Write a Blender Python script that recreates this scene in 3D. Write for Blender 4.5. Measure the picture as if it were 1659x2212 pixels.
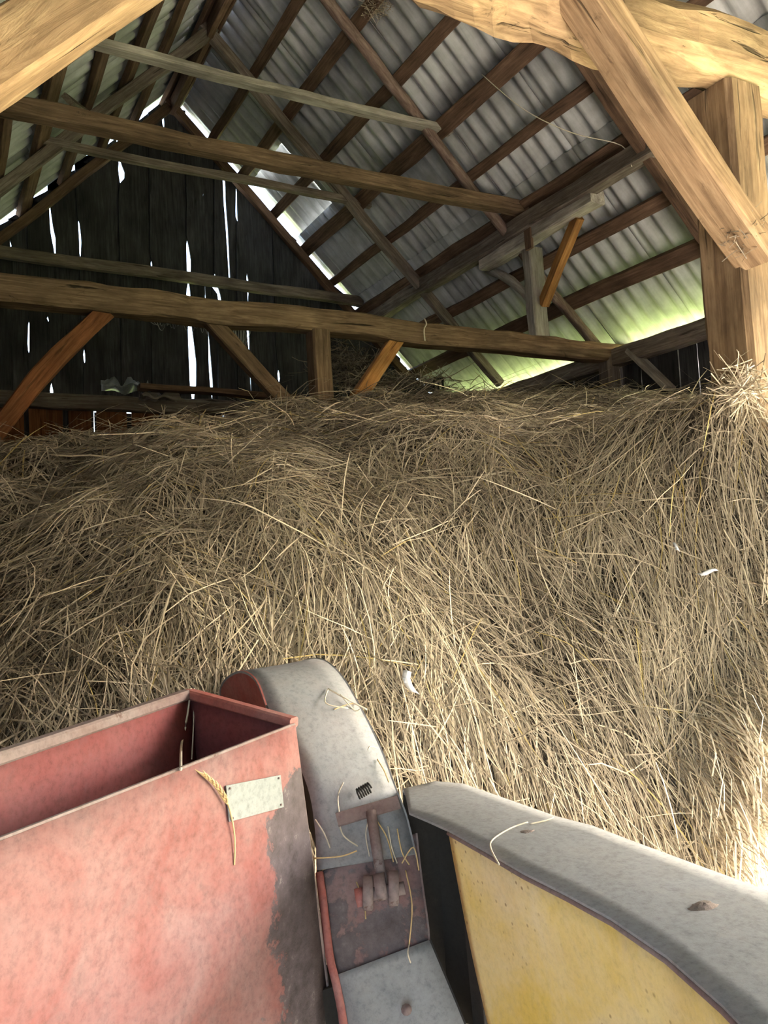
import bpy, math, random
import numpy as np
from mathutils import Vector, Matrix, noise

random.seed(7)
rng = np.random.default_rng(11)
for _o in list(bpy.data.objects):
    bpy.data.objects.remove(_o)
SC = bpy.context.scene
COL = SC.collection

# ------------------------------------------------------------------ camera
FPX, CX, CY = 1780.0, 829.5, 1106.0          # focal length in pixels of the 1659x2212 frame
YAW, PIT, ROL = math.radians(28.7), math.radians(3.4), math.radians(-3.12)
H = 1.65                                     # eye height (m)
S = 0.93                                     # metres per survey unit
_f = np.array([math.sin(YAW)*math.cos(PIT), math.cos(YAW)*math.cos(PIT), math.sin(PIT)])
_r0 = np.array([math.cos(YAW), -math.sin(YAW), 0.0]); _u0 = np.cross(_r0, _f)
_r = math.cos(ROL)*_r0 + math.sin(ROL)*_u0
_u = -math.sin(ROL)*_r0 + math.cos(ROL)*_u0
cam_d = bpy.data.cameras.new('camera'); cam = bpy.data.objects.new('camera', cam_d); COL.objects.link(cam)
cam_d.sensor_fit = 'HORIZONTAL'; cam_d.sensor_width = 36.0; cam_d.lens = FPX*36.0/1659.0
cam_d.clip_start = 0.05; cam_d.clip_end = 500
cam.matrix_world = Matrix(((_r[0], _u[0], -_f[0], 0), (_r[1], _u[1], -_f[1], 0), (_r[2], _u[2], -_f[2], H), (0, 0, 0, 1)))
SC.camera = cam

# ------------------------------------------------------------------ world, sun, exposure
SUN_EL, SUN_AZ = math.radians(33.5), math.radians(-22)      # azimuth measured from +X towards +Y
world = bpy.data.worlds.new('world'); SC.world = world; world.use_nodes = True
wn = world.node_tree; wn.nodes.clear()
w_out = wn.nodes.new('ShaderNodeOutputWorld'); w_bg = wn.nodes.new('ShaderNodeBackground'); w_sky = wn.nodes.new('ShaderNodeTexSky')
w_sky.sky_type = 'NISHITA'; w_sky.sun_disc = False; w_sky.sun_elevation = SUN_EL; w_sky.sun_rotation = math.radians(90) - SUN_AZ
w_sky.air_density = 1.2; w_sky.dust_density = 2.5; w_sky.ozone_density = 1.0
w_bg.inputs['Strength'].default_value = 0.42
wn.links.new(w_sky.outputs[0], w_bg.inputs['Color']); wn.links.new(w_bg.outputs[0], w_out.inputs['Surface'])
sun_d = bpy.data.lights.new('sun', 'SUN'); sun = bpy.data.objects.new('sun', sun_d); COL.objects.link(sun)
sun_d.energy = 26.0; sun_d.angle = math.radians(0.6); sun_d.color = (1.0, 0.95, 0.87)
_sd = Vector((math.cos(SUN_EL)*math.cos(SUN_AZ), math.cos(SUN_EL)*math.sin(SUN_AZ), math.sin(SUN_EL)))
sun.rotation_euler = (-_sd).to_track_quat('-Z', 'Y').to_euler(); sun.location = _sd*30
SC.view_settings.view_transform = 'Standard'; SC.view_settings.look = 'None'
SC.view_settings.gamma = 1.0; SC.view_settings.use_curve_mapping = False
SC.view_settings.exposure = 2.45
SC.cycles.max_bounces = 10; SC.cycles.diffuse_bounces = 7; SC.cycles.sample_clamp_indirect = 8.0

# two door openings of the threshing bay act as light portals
XL, XR, YG, YB = -0.95*S, 6.5*S, 10*S, -3.6
DOOR_Y0, DOOR_Y1, DOOR_TOP = -2.6, 1.95, 3.55
LD_Y0, LD_Y1, LD_TOP = -2.6, -0.5, 2.6         # smaller doorway on the shaded side, behind the viewer
def portal(loc, sx_, sy_, nrm):
    ld = bpy.data.lights.new('portal', 'AREA'); lo = bpy.data.objects.new('door_portal', ld); COL.objects.link(lo)
    ld.shape = 'RECTANGLE'; ld.size = sx_; ld.size_y = sy_; ld.cycles.is_portal = True
    lo.location = loc; lo.rotation_euler = Vector(nrm).to_track_quat('-Z', 'Z' if abs(nrm[2]) < .9 else 'Y').to_euler()
portal((XR+0.05, (DOOR_Y0+DOOR_Y1)/2, DOOR_TOP/2), DOOR_Y1-DOOR_Y0, DOOR_TOP, (-1, 0, 0))
portal((XL-0.05, (LD_Y0+LD_Y1)/2, LD_TOP/2), LD_Y1-LD_Y0, LD_TOP, (1, 0, 0))

# ------------------------------------------------------------------ survey helpers
def ray(px, py):
    a, b = (px-CX)/FPX, -(py-CY)/FPX
    return a*_r + b*_u + _f
def atY(px, py, Y):                # Y in survey units, result in metres
    v = ray(px, py); v = v*(Y*S/v[1]); return Vector((v[0], v[1], v[2]+H))
def atX(px, py, X):
    v = ray(px, py); v = v*(X*S/v[0]); return Vector((v[0], v[1], v[2]+H))
def atZ(px, py, z):                # z: height relative to the eye in metres
    v = ray(px, py); v = v*(z/v[2]); return Vector((v[0], v[1], v[2]+H))
def atD(px, py, dist):             # distance along the optical axis in metres
    v = ray(px, py)*dist; return Vector((v[0], v[1], v[2]+H))
def W(x, y, z): return Vector((x*S, y*S, z*S+H))

# ------------------------------------------------------------------ materials
MATS = {}
def _nt(name):
    m = bpy.data.materials.new(name); m.use_nodes = True; nt = m.node_tree; nt.nodes.clear()
    out = nt.nodes.new('ShaderNodeOutputMaterial'); b = nt.nodes.new('ShaderNodeBsdfPrincipled')
    nt.links.new(b.outputs[0], out.inputs[0]); MATS[name] = m
    return m, nt, b
def _n(nt, t, **kw):
    n = nt.nodes.new(t)
    for k, v in kw.items():
        if k in n.inputs: n.inputs[k].default_value = v
        else: setattr(n, k, v)
    return n
def _ramp(nt, fac, stops, interp='LINEAR'):
    r = nt.nodes.new('ShaderNodeValToRGB'); cr = r.color_ramp; cr.interpolation = interp
    while len(cr.elements) < len(stops): cr.elements.new(0.5)
    for e, (p, c) in zip(cr.elements, stops):
        e.position = p; e.color = (c[0], c[1], c[2], 1) if not isinstance(c, (int, float)) else (c, c, c, 1)
    nt.links.new(fac, r.inputs[0]); return r
def _mix(nt, fac, a, b, mode='MIX'):
    m = nt.nodes.new('ShaderNodeMix'); m.data_type = 'RGBA'; m.blend_type = mode
    for i, v in ((0, fac), (6, a), (7, b)):
        if hasattr(v, 'is_linked') or hasattr(v, 'links'): nt.links.new(v, m.inputs[i])
        elif isinstance(v, (int, float)): m.inputs[i].default_value = v if i == 0 else (v, v, v, 1)
        else: m.inputs[i].default_value = (v[0], v[1], v[2], 1)
    return m.outputs[2]
def _math(nt, op, a, b=None, c=None, clamp=False):
    m = nt.nodes.new('ShaderNodeMath'); m.operation = op; m.use_clamp = clamp
    for i, v in enumerate((a, b, c)):
        if v is None: continue
        if hasattr(v, 'links'): nt.links.new(v, m.inputs[i])
        else: m.inputs[i].default_value = v
    return m.outputs[0]
def _coords(nt, scale=(1, 1, 1), loc=(0, 0, 0), src='Object'):
    tc = nt.nodes.new('ShaderNodeTexCoord'); mp = nt.nodes.new('ShaderNodeMapping')
    mp.inputs['Scale'].default_value = scale; mp.inputs['Location'].default_value = loc
    nt.links.new(tc.outputs[src], mp.inputs[0]); return mp.outputs[0]
def _noise(nt, vec, scale=5, detail=6, rough=0.6, dist=0.0):
    n = _n(nt, 'ShaderNodeTexNoise', Scale=scale, Detail=detail, Roughness=rough, Distortion=dist)
    nt.links.new(vec, n.inputs['Vector']); return n.outputs[0]
def _bump(nt, bsdf, h, strength=0.4, dist=0.01):
    b = _n(nt, 'ShaderNodeBump', Strength=strength, Distance=dist)
    nt.links.new(h, b.inputs['Height']); nt.links.new(b.outputs[0], bsdf.inputs['Normal'])

def wood(name, dark, mid, light, crack=0.5, dusty=0.0, along=(0.5, 9, 9), bump=0.5, knots=0.0):
    m, nt, b = _nt(name)
    info = nt.nodes.new('ShaderNodeObjectInfo')
    tc = nt.nodes.new('ShaderNodeTexCoord')
    off = nt.nodes.new('ShaderNodeVectorMath'); off.operation = 'ADD'
    sc = nt.nodes.new('ShaderNodeVectorMath'); sc.operation = 'SCALE'; sc.inputs[0].default_value = (13.7, 7.1, 9.3)
    nt.links.new(info.outputs['Random'], sc.inputs['Scale'])
    nt.links.new(tc.outputs['Object'], off.inputs[0]); nt.links.new(sc.outputs[0], off.inputs[1])
    mp = nt.nodes.new('ShaderNodeMapping'); mp.inputs['Scale'].default_value = along; nt.links.new(off.outputs[0], mp.inputs[0])
    g = _noise(nt, mp.outputs[0], 5, 8, 0.65, 0.7)
    mp2 = nt.nodes.new('ShaderNodeMapping'); mp2.inputs['Scale'].default_value = (1.2, 2.6, 2.6); nt.links.new(off.outputs[0], mp2.inputs[0])
    patch = _noise(nt, mp2.outputs[0], 2.2, 5, 0.6)
    mp3 = nt.nodes.new('ShaderNodeMapping'); mp3.inputs['Scale'].default_value = (1.0, 13, 13); nt.links.new(off.outputs[0], mp3.inputs[0])
    ck = _noise(nt, mp3.outputs[0], 1.7, 4, 0.55, 0.5)
    col = _ramp(nt, g, [(0.28, dark), (0.5, mid), (0.72, light)]).outputs[0]
    pr = _ramp(nt, patch, [(0.3, 0.5), (0.7, 1.2)]).outputs[0]
    col = _mix(nt, 1.0, col, pr, 'MULTIPLY')
    cr = _ramp(nt, ck, [(0.30, 1.0 - crack), (0.36, 1.0)]).outputs[0]
    col = _mix(nt, 1.0, col, cr, 'MULTIPLY')
    if knots:
        mp4 = nt.nodes.new('ShaderNodeMapping'); mp4.inputs['Scale'].default_value = (2.2, 4.5, 4.5); nt.links.new(off.outputs[0], mp4.inputs[0])
        kn = _noise(nt, mp4.outputs[0], 3.2, 6, 0.7, 0.8)
        kr = _ramp(nt, kn, [(0.30, 1-knots), (0.38, 1.0)]).outputs[0]; col = _mix(nt, 1.0, col, kr, 'MULTIPLY')
    if dusty:
        geo = nt.nodes.new('ShaderNodeNewGeometry'); sep = nt.nodes.new('ShaderNodeSeparateXYZ'); nt.links.new(geo.outputs['Normal'], sep.inputs[0])
        up = _math(nt, 'MULTIPLY', _math(nt, 'SUBTRACT', sep.outputs[2], 0.5, clamp=True), 2*dusty, clamp=True)
        col = _mix(nt, up, col, (0.42, 0.40, 0.37))
    hv = nt.nodes.new('ShaderNodeHueSaturation'); nt.links.new(col, hv.inputs['Color'])
    nt.links.new(_math(nt, 'MULTIPLY_ADD', info.outputs['Random'], 0.35, 0.82), hv.inputs['Value'])
    nt.links.new(hv.outputs[0], b.inputs['Base Color']); b.inputs['Roughness'].default_value = 0.82
    b.inputs['Specular IOR Level'].default_value = 0.2
    h = _math(nt, 'ADD', _math(nt, 'MULTIPLY', g, 0.5), cr)
    _bump(nt, b, h, bump, 0.012)
    return m
wood('wood_frame', (0.075, 0.046, 0.028), (0.17, 0.11, 0.07), (0.29, 0.20, 0.13), 0.85, knots=0.5)
wood('wood_log', (0.16, 0.10, 0.052), (0.33, 0.22, 0.12), (0.50, 0.36, 0.20), 0.7, along=(0.7, 6, 6), bump=1.0, knots=0.75)
wood('wood_post', (0.13, 0.08, 0.045), (0.265, 0.175, 0.10), (0.41, 0.29, 0.175), 0.65, knots=0.4)
wood('wood_grey', (0.10, 0.075, 0.06), (0.20, 0.16, 0.135), (0.33, 0.29, 0.26), 0.6)
wood('wood_batten', (0.075, 0.044, 0.03), (0.145, 0.088, 0.06), (0.23, 0.145, 0.10), 0.4)
wood('wood_pole', (0.12, 0.075, 0.06), (0.24, 0.165, 0.14), (0.38, 0.29, 0.25), 0.6, along=(1.2, 7, 7))
wood('wood_pale', (0.24, 0.21, 0.18), (0.40, 0.36, 0.32), (0.56, 0.52, 0.48), 0.5)
wood('wood_orange', (0.26, 0.11, 0.035), (0.45, 0.21, 0.07), (0.60, 0.33, 0.13), 0.7)
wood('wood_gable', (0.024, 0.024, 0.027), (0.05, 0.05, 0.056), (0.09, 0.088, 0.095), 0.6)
wood('wood_red', (0.10, 0.035, 0.016), (0.19, 0.075, 0.032), (0.27, 0.13, 0.06), 0.5)
wood('wood_dusty', (0.15, 0.12, 0.10), (0.27, 0.23, 0.20), (0.42, 0.38, 0.34), 0.5)

def roofmat():
    m, nt, b = _nt('asbestos_sheet')
    v = _coords(nt); info = nt.nodes.new('ShaderNodeObjectInfo')
    add = nt.nodes.new('ShaderNodeVectorMath'); add.operation = 'ADD'
    cmb = nt.nodes.new('ShaderNodeVectorMath'); cmb.operation = 'SCALE'; cmb.inputs[0].default_value = (31, 17, 5)
    nt.links.new(info.outputs['Random'], cmb.inputs['Scale']); nt.links.new(v, add.inputs[0]); nt.links.new(cmb.outputs[0], add.inputs[1])
    n1 = _noise(nt, add.outputs[0], 3.2, 7, 0.65)
    mp = nt.nodes.new('ShaderNodeMapping'); mp.inputs['Scale'].default_value = (9, 0.8, 1); nt.links.new(add.outputs[0], mp.inputs[0])
    n2 = _noise(nt, mp.outputs[0], 2, 6, 0.6)
    c1 = _ramp(nt, n1, [(0.3, (0.37, 0.375, 0.375)), (0.6, (0.55, 0.57, 0.585)), (0.8, (0.65, 0.675, 0.695))]).outputs[0]
    c2 = _ramp(nt, n2, [(0.3, 0.7), (0.65, 1.08)]).outputs[0]
    nt.links.new(_mix(nt, 1.0, c1, c2, 'MULTIPLY'), b.inputs['Base Color'])
    b.inputs['Roughness'].default_value = 0.75; b.inputs['Specular IOR Level'].default_value = 0.25
    _bump(nt, b, n1, 0.25, 0.01)
roofmat()

def painted(name, paint, paint2, rust, dust, edge_axis=None, edge_from=0.0, edge_w=0.25, rust_amt=0.5, dust_amt=0.4, speck=0.28, stain=0.6, spots=0.0):
    """old paint with flaked rust; rust grows from one edge of the panel (local x), dust lies as a patchy film"""
    m, nt, b = _nt(name)
    v = _coords(nt)
    n1 = _noise(nt, v, 6, 8, 0.65, 0.4); n2 = _noise(nt, v, 26, 6, 0.7); n3 = _noise(nt, v, 2.2, 4, 0.55)
    col = _ramp(nt, n3, [(0.3, paint), (0.7, paint2)]).outputs[0]
    df = _ramp(nt, n1, [(0.35, 0.0), (0.75, dust_amt)]).outputs[0]
    col = _mix(nt, df, col, dust)
    n4 = _noise(nt, v, 75, 5, 0.75); n5 = _noise(nt, v, 14, 6, 0.7, 0.6)
    col = _mix(nt, 1.0, col, _ramp(nt, n4, [(0.3, 1-speck), (0.5, 1.0), (0.72, 1+0.5*speck)]).outputs[0], 'MULTIPLY')
    col = _mix(nt, _ramp(nt, n5, [(0.55, 0.0), (0.72, 0.55*stain)]).outputs[0], col, (rust[0]*1.5+0.05, rust[1]*1.5+0.045, rust[2]*1.5+0.04))
    if spots:
        vo = nt.nodes.new('ShaderNodeTexVoronoi'); vo.inputs['Scale'].default_value = 55; nt.links.new(v, vo.inputs['Vector'])
        sp_ = _math(nt, 'MULTIPLY', _ramp(nt, vo.outputs['Distance'], [(0.10, 1.0), (0.22, 0.0)]).outputs[0], _ramp(nt, _noise(nt, v, 3.5, 3), [(0.45, 0.0), (0.62, 1.0)]).outputs[0])
        col = _mix(nt, _math(nt, 'MULTIPLY', sp_, spots), col, (0.22, 0.12, 0.05))
    rcol = _ramp(nt, n2, [(0.3, rust), (0.6, (rust[0]*1.7+0.02, rust[1]*1.7+0.02, rust[2]*1.8+0.02)), (0.8, (0.34, 0.30, 0.29))]).outputs[0]
    if edge_axis is not None:
        sep = nt.nodes.new('ShaderNodeSeparateXYZ'); nt.links.new(v, sep.inputs[0])
        d = sep.outputs[edge_axis]
        e = _math(nt, 'SUBTRACT', edge_from + edge_w, d)          # >0 inside the rusted strip
        e = _math(nt, 'DIVIDE', e, edge_w)
        k = _math(nt, 'ADD', e, _math(nt, 'MULTIPLY', _math(nt, 'SUBTRACT', n1, 0.5), 1.3))
        k = _math(nt, 'ADD', k, _math(nt, 'MULTIPLY', _math(nt, 'SUBTRACT', n2, 0.5), 0.5))
        if edge_axis == 0:                                       # no rust near the top rim
            top = _math(nt, 'MULTIPLY', _math(nt, 'SUBTRACT', 0.17, sep.outputs[1]), 6.0, clamp=True)
            k = _math(nt, 'SUBTRACT', k, top)
        mask = _ramp(nt, k, [(0.42, 0.0), (0.47, 1.0)]).outputs[0]
    else:
        k = _math(nt, 'ADD', n1, _math(nt, 'MULTIPLY', _math(nt, 'SUBTRACT', n2, 0.5), 0.45))
        mask = _ramp(nt, k, [(1.0-rust_amt, 0.0), (1.04-rust_amt, 1.0)]).outputs[0]
    col = _mix(nt, mask, col, rcol)
    nt.links.new(col, b.inputs['Base Color']); b.inputs['Roughness'].default_value = 0.75
    b.inputs['Specular IOR Level'].default_value = 0.25
    h = _math(nt, 'ADD', _math(nt, 'MULTIPLY', mask, -0.5), _math(nt, 'MULTIPLY', n2, _math(nt, 'MULTIPLY_ADD', mask, 0.7, 0.25)))
    _bump(nt, b, h, 0.6, 0.006)
    return m
painted('paint_red_front', (0.185, 0.058, 0.052), (0.23, 0.10, 0.093), (0.045, 0.036, 0.039), (0.26, 0.195, 0.195), 0, 0.0, 0.27, dust_amt=0.8)
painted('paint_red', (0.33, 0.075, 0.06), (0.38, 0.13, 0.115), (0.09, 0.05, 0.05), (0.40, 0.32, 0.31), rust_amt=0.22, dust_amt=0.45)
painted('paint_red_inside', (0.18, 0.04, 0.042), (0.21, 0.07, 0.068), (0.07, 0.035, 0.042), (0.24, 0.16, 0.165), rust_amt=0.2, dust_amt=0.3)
painted('dusty_hood', (0.225, 0.238, 0.255), (0.28, 0.297, 0.32), (0.16, 0.14, 0.13), (0.29, 0.235, 0.23), rust_amt=0.26, dust_amt=0.35)
painted('dusty_red_casing', (0.26, 0.185, 0.18), (0.21, 0.09, 0.085), (0.085, 0.07, 0.07), (0.29, 0.265, 0.265), rust_amt=0.52, dust_amt=0.6)
painted('dusty_grey', (0.25, 0.26, 0.275), (0.32, 0.335, 0.355), (0.22, 0.21, 0.21), (0.27, 0.27, 0.27), rust_amt=0.24, dust_amt=0.4)
painted('dusty_fender', (0.26, 0.274, 0.29), (0.32, 0.337, 0.36), (0.24, 0.23, 0.22), (0.28, 0.27, 0.25), rust_amt=0.22, dust_amt=0.45)
painted('paint_yellow', (0.70, 0.53, 0.10), (0.76, 0.64, 0.28), (0.34, 0.25, 0.14), (0.74, 0.68, 0.50), rust_amt=0.25, dust_amt=0.75, speck=0.14, stain=0.35, spots=0.75)
painted('rusty_steel', (0.14, 0.085, 0.08), (0.22, 0.165, 0.16), (0.08, 0.05, 0.042), (0.28, 0.26, 0.26), rust_amt=0.4, dust_amt=0.7)
painted('dark_steel_and_shade', (0.02, 0.02, 0.02), (0.03, 0.028, 0.026), (0.03, 0.02, 0.015), (0.05, 0.045, 0.04), rust_amt=0.3)  # dark steel parts; also colours in the shade of the machine gaps
painted('label_plate', (0.22, 0.245, 0.25), (0.245, 0.27, 0.275), (0.2, 0.2, 0.2), (0.26, 0.275, 0.275), rust_amt=0.12, dust_amt=0.3)

def strawmat():
    m, nt, b = _nt('straw')
    at = nt.nodes.new('ShaderNodeAttribute'); at.attribute_name = 'tone'
    c = _ramp(nt, at.outputs['Fac'], [(0.0, (0.055, 0.042, 0.028)), (0.25, (0.17, 0.137, 0.10)), (0.55, (0.36, 0.30, 0.22)), (0.8, (0.54, 0.46, 0.34)), (0.95, (0.68, 0.60, 0.46)), (1.0, (0.60, 0.47, 0.19))]).outputs[0]
    nt.links.new(c, b.inputs['Base Color']); b.inputs['Roughness'].default_value = 0.55
    b.inputs['Specular IOR Level'].default_value = 0.35
    m, nt, b = _nt('hay_core')  # core colour holds the shade of the gaps in the hay
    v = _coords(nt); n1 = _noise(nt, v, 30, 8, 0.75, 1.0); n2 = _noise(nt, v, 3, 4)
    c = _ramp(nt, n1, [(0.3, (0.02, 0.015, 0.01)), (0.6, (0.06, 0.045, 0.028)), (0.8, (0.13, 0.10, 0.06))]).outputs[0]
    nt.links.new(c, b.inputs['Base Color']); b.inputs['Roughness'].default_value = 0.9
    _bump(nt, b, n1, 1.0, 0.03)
strawmat()

def plain(name, col, rough=0.7, nscale=20, var=0.25, metal=0.0, alpha=None, bump=0.2):
    m, nt, b = _nt(name)
    v = _coords(nt); n1 = _noise(nt, v, nscale, 6, 0.65)
    lo = tuple(c*(1-var) for c in col); hi = tuple(min(1, c*(1+var)) for c in col)
    nt.links.new(_ramp(nt, n1, [(0.3, lo), (0.7, hi)]).outputs[0], b.inputs['Base Color'])
    b.inputs['Roughness'].default_value = rough; b.inputs['Metallic'].default_value = metal
    if alpha is not None: b.inputs['Alpha'].default_value = alpha
    if bump: _bump(nt, b, n1, bump, 0.01)
    return m
plain('grass_ground', (0.17, 0.22, 0.055), 0.9, 8, 0.4)
plain('yard_gravel', (0.45, 0.43, 0.40), 0.9, 10, 0.2)
plain('floor_litter', (0.50, 0.455, 0.39), 0.9, 14, 0.4)
plain('paper', (0.72, 0.73, 0.76), 0.6, 30, 0.12)
plain('twine', (0.60, 0.55, 0.45), 0.8, 60, 0.2)
plain('wheat', (0.62, 0.45, 0.22), 0.6, 40, 0.25)
plain('pale_straw', (0.62, 0.56, 0.44), 0.6, 40, 0.2)
plain('cobweb', (0.55, 0.56, 0.58), 0.8, 30, 0.1, alpha=0.55, bump=0)
plain('plastic_film', (0.42, 0.45, 0.47), 0.35, 12, 0.3, alpha=0.55)
plain('dirt', (0.20, 0.165, 0.15), 0.95, 50, 0.4, bump=0.6)
plain('leaf_green', (0.14, 0.24, 0.035), 0.7, 20, 0.4)
plain('bird_nest', (0.16, 0.12, 0.07), 0.9, 60, 0.5, bump=0.8)

# ------------------------------------------------------------------ object helpers
def tag(o, label=None, cat=None, group=None, kind=None):
    if label: o['label'] = label
    if cat: o['category'] = cat
    if group: o['group'] = group
    if kind: o['kind'] = kind
    return o
def empty(name, loc=(0, 0, 0)):
    o = bpy.data.objects.new(name, None); COL.objects.link(o); o.location = loc; o.empty_display_size = 0.1
    o.matrix_basis = Matrix.Translation(Vector(loc)); return o
def wmat(o):
    m = o.matrix_basis.copy()
    return wmat(o.parent) @ m if o.parent else m
def link(name, me, mat, parent=None, mw=None):
    o = bpy.data.objects.new(name, me); COL.objects.link(o)
    if mat and not me.materials: me.materials.append(MATS[mat])
    mw = mw if mw is not None else Matrix.Identity(4)
    if parent:
        o.parent = parent; o.matrix_basis = wmat(parent).inverted() @ mw
    else: o.matrix_basis = mw
    return o
def mesh(name, vs, fs, smooth=False):
    me = bpy.data.meshes.new(name); me.from_pydata([tuple(v) for v in vs], [], fs); me.update()
    if smooth:
        me.polygons.foreach_set('use_smooth', [True]*len(me.polygons))
    return me
def centred(vs):
    c = sum((Vector(v) for v in vs), Vector())/len(vs)
    return [Vector(v)-c for v in vs], Matrix.Translation(c)
def frame(p0, p1, up=(0, 0, 1)):
    x = (p1-p0).normalized(); up = Vector(up)
    y = up.cross(x)
    if y.length < 1e-4: y = Vector((0, 1, 0)).cross(x)
    y.normalize(); z = x.cross(y)
    return Matrix(((x[0], y[0], z[0], p0[0]), (x[1], y[1], z[1], p0[1]), (x[2], y[2], z[2], p0[2]), (0, 0, 0, 1)))
def section(kind, w, h, ch):
    if kind == 'round':
        return [(w/2*math.cos(a), h/2*math.sin(a)) for a in [2*math.pi*i/10 for i in range(10)]]
    a, b = w/2, h/2
    return [(a, -b+ch), (a, b-ch), (a-ch, b), (-a+ch, b), (-a, b-ch), (-a, -b+ch), (-a+ch, -b), (a-ch, -b)]
def timber(name, p0, p1, w, h, mat, up=(0, 0, 1), kind='square', rough=0.006, step=0.25, taper=1.0, bend=(0, 0), parent=None, ch=None):
    """one sawn, hewn or round timber from p0 to p1; local x runs along the grain, w is across, h towards up"""
    mw = frame(p0, p1, up); L = (p1-p0).length; n = max(3, int(L/step)+1)
    sec = section(kind, w, h, ch if ch is not None else min(w, h)*0.10); k = len(sec); sd = random.random()*100
    vs, fs = [], []
    for i in range(n+1):
        t = i/n; s = 1+(taper-1)*t; by, bz = bend[0]*math.sin(math.pi*t), bend[1]*math.sin(math.pi*t)
        cy = rough*noise.noise((t*L*1.3+sd, 3.1, 0)); cz = rough*noise.noise((t*L*1.3+sd, 7.7, 0))
        for j, (y, z) in enumerate(sec):
            e = rough*1.3*noise.noise((t*L*4+sd, j*1.7, sd))
            r = 1+e/max(0.02, math.hypot(y, z))
            vs.append((t*L, (y*s*r)+cy*2+by, (z*s*r)+cz*2+bz))
    for i in range(n):
        for j in range(k):
            a = i*k+j; b_ = i*k+(j+1) % k
            fs.append((a, b_, b_+k, a+k))
    fs.append(tuple(range(k-1, -1, -1))); fs.append(tuple(range(n*k, n*k+k)))
    me = mesh(name, vs, fs, smooth=(kind == 'round'))
    return link(name, me, mat, parent, mw)
def boxmesh(name, sx, sy, sz, ch=0.0):
    a, b, c = sx/2, sy/2, sz/2
    vs = [(x, y, z) for x in (-a, a) for y in (-b, b) for z in (-c, c)]
    fs = [(0, 1, 3, 2), (4, 6, 7, 5), (0, 4, 5, 1), (2, 3, 7, 6), (0, 2, 6, 4), (1, 5, 7, 3)]
    return mesh(name, vs, fs)
def tube(name, pts, r, mat, parent=None, sides=5, taper=None):
    pts = [Vector(p) for p in pts]; vs, fs = [], []
    pts, mw = centred(pts); n = len(pts)
    for i, p in enumerate(pts):
        d = (pts[min(i+1, n-1)]-pts[max(i-1, 0)]).normalized()
        a = d.cross(Vector((0.31, 0.2, 0.93))); a.normalize(); b = d.cross(a)
        rr = r if taper is None else r*(1+(taper-1)*i/(n-1))
        for j in range(sides):
            q = 2*math.pi*j/sides; vs.append(p+a*math.cos(q)*rr+b*math.sin(q)*rr)
    for i in range(n-1):
        for j in range(sides):
            fs.append((i*sides+j, i*sides+(j+1) % sides, (i+1)*sides+(j+1) % sides, (i+1)*sides+j))
    fs.append(tuple(range(sides-1, -1, -1))); fs.append(tuple(range((n-1)*sides, n*sides)))
    return link(name, mesh(name, vs, fs, True), mat, parent, mw)
def smoothpath(pts, n):
    pts = [Vector(p) for p in pts]; out = []
    for i in range(len(pts)-1):
        p0, p1, p2, p3 = pts[max(i-1, 0)], pts[i], pts[i+1], pts[min(i+2, len(pts)-1)]
        for k in range(n):
            t = k/n
            out.append(0.5*((2*p1)+(p2-p0)*t+(2*p0-5*p1+4*p2-p3)*t*t+(3*p1-p0-3*p2+p3)*t**3))
    out.append(pts[-1]); return out
def linpath(pts, n):
    return [pts[i].lerp(pts[i+1], k/n) for i in range(len(pts)-1) for k in range(n)]+[pts[-1]]
def shell(name, rows, thick, mat, parent=None, smooth=True, flip=False, mw=None):
    """grid of points (rows of equal length) thickened into a solid sheet"""
    R, Cn = len(rows), len(rows[0]); P = [[Vector(p) for p in r] for r in rows]
    N = []
    for i in range(R):
        for j in range(Cn):
            du = P[min(i+1, R-1)][j]-P[max(i-1, 0)][j]; dv = P[i][min(j+1, Cn-1)]-P[i][max(j-1, 0)]
            n = du.cross(dv); n.normalize(); N.append(-n if flip else n)
    top = [P[i][j] for i in range(R) for j in range(Cn)]
    bot = [p-n*thick for p, n in zip(top, N)]
    vs = top+bot; o = R*Cn; fs = []
    for i in range(R-1):
        for j in range(Cn-1):
            a = i*Cn+j; q = (a, a+Cn, a+Cn+1, a+1)
            fs.append(q if not flip else q[::-1]); q2 = tuple(x+o for x in q)
            fs.append(q2[::-1] if not flip else q2)
    loop = [j for j in range(Cn)]+[i*Cn+Cn-1 for i in range(1, R)]+[(R-1)*Cn+j for j in range(Cn-2, -1, -1)]+[i*Cn for i in range(R-2, 0, -1)]
    for a, b in zip(loop, loop[1:]+loop[:1]):
        fs.append((a, b, b+o, a+o) if not flip else (b, a, a+o, b+o))
    if mw is None:
        vs, mw = centred(vs)
    me = mesh(name, vs, fs, False)
    if smooth:
        fl = [False]*len(me.polygons)
        for i in range(2*(R-1)*(Cn-1)): fl[i] = True
        me.polygons.foreach_set('use_smooth', fl)
    return link(name, me, mat, parent, mw)

# ------------------------------------------------------------------ roof geometry (survey units)
RX, RZ = 2.733, 6.06
def roofR(s, y, off=0.0):      # s: distance down the right slope from the ridge, off: inwards from the sheets
    k = 0.70711
    return W(RX+s*k-off*k, y, RZ-s*k*1.01-off*k)
def roofL(s, y, off=0.0):
    k = 0.70711
    return W(RX-s*k+off*k, y, RZ-s*k-off*k)

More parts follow.
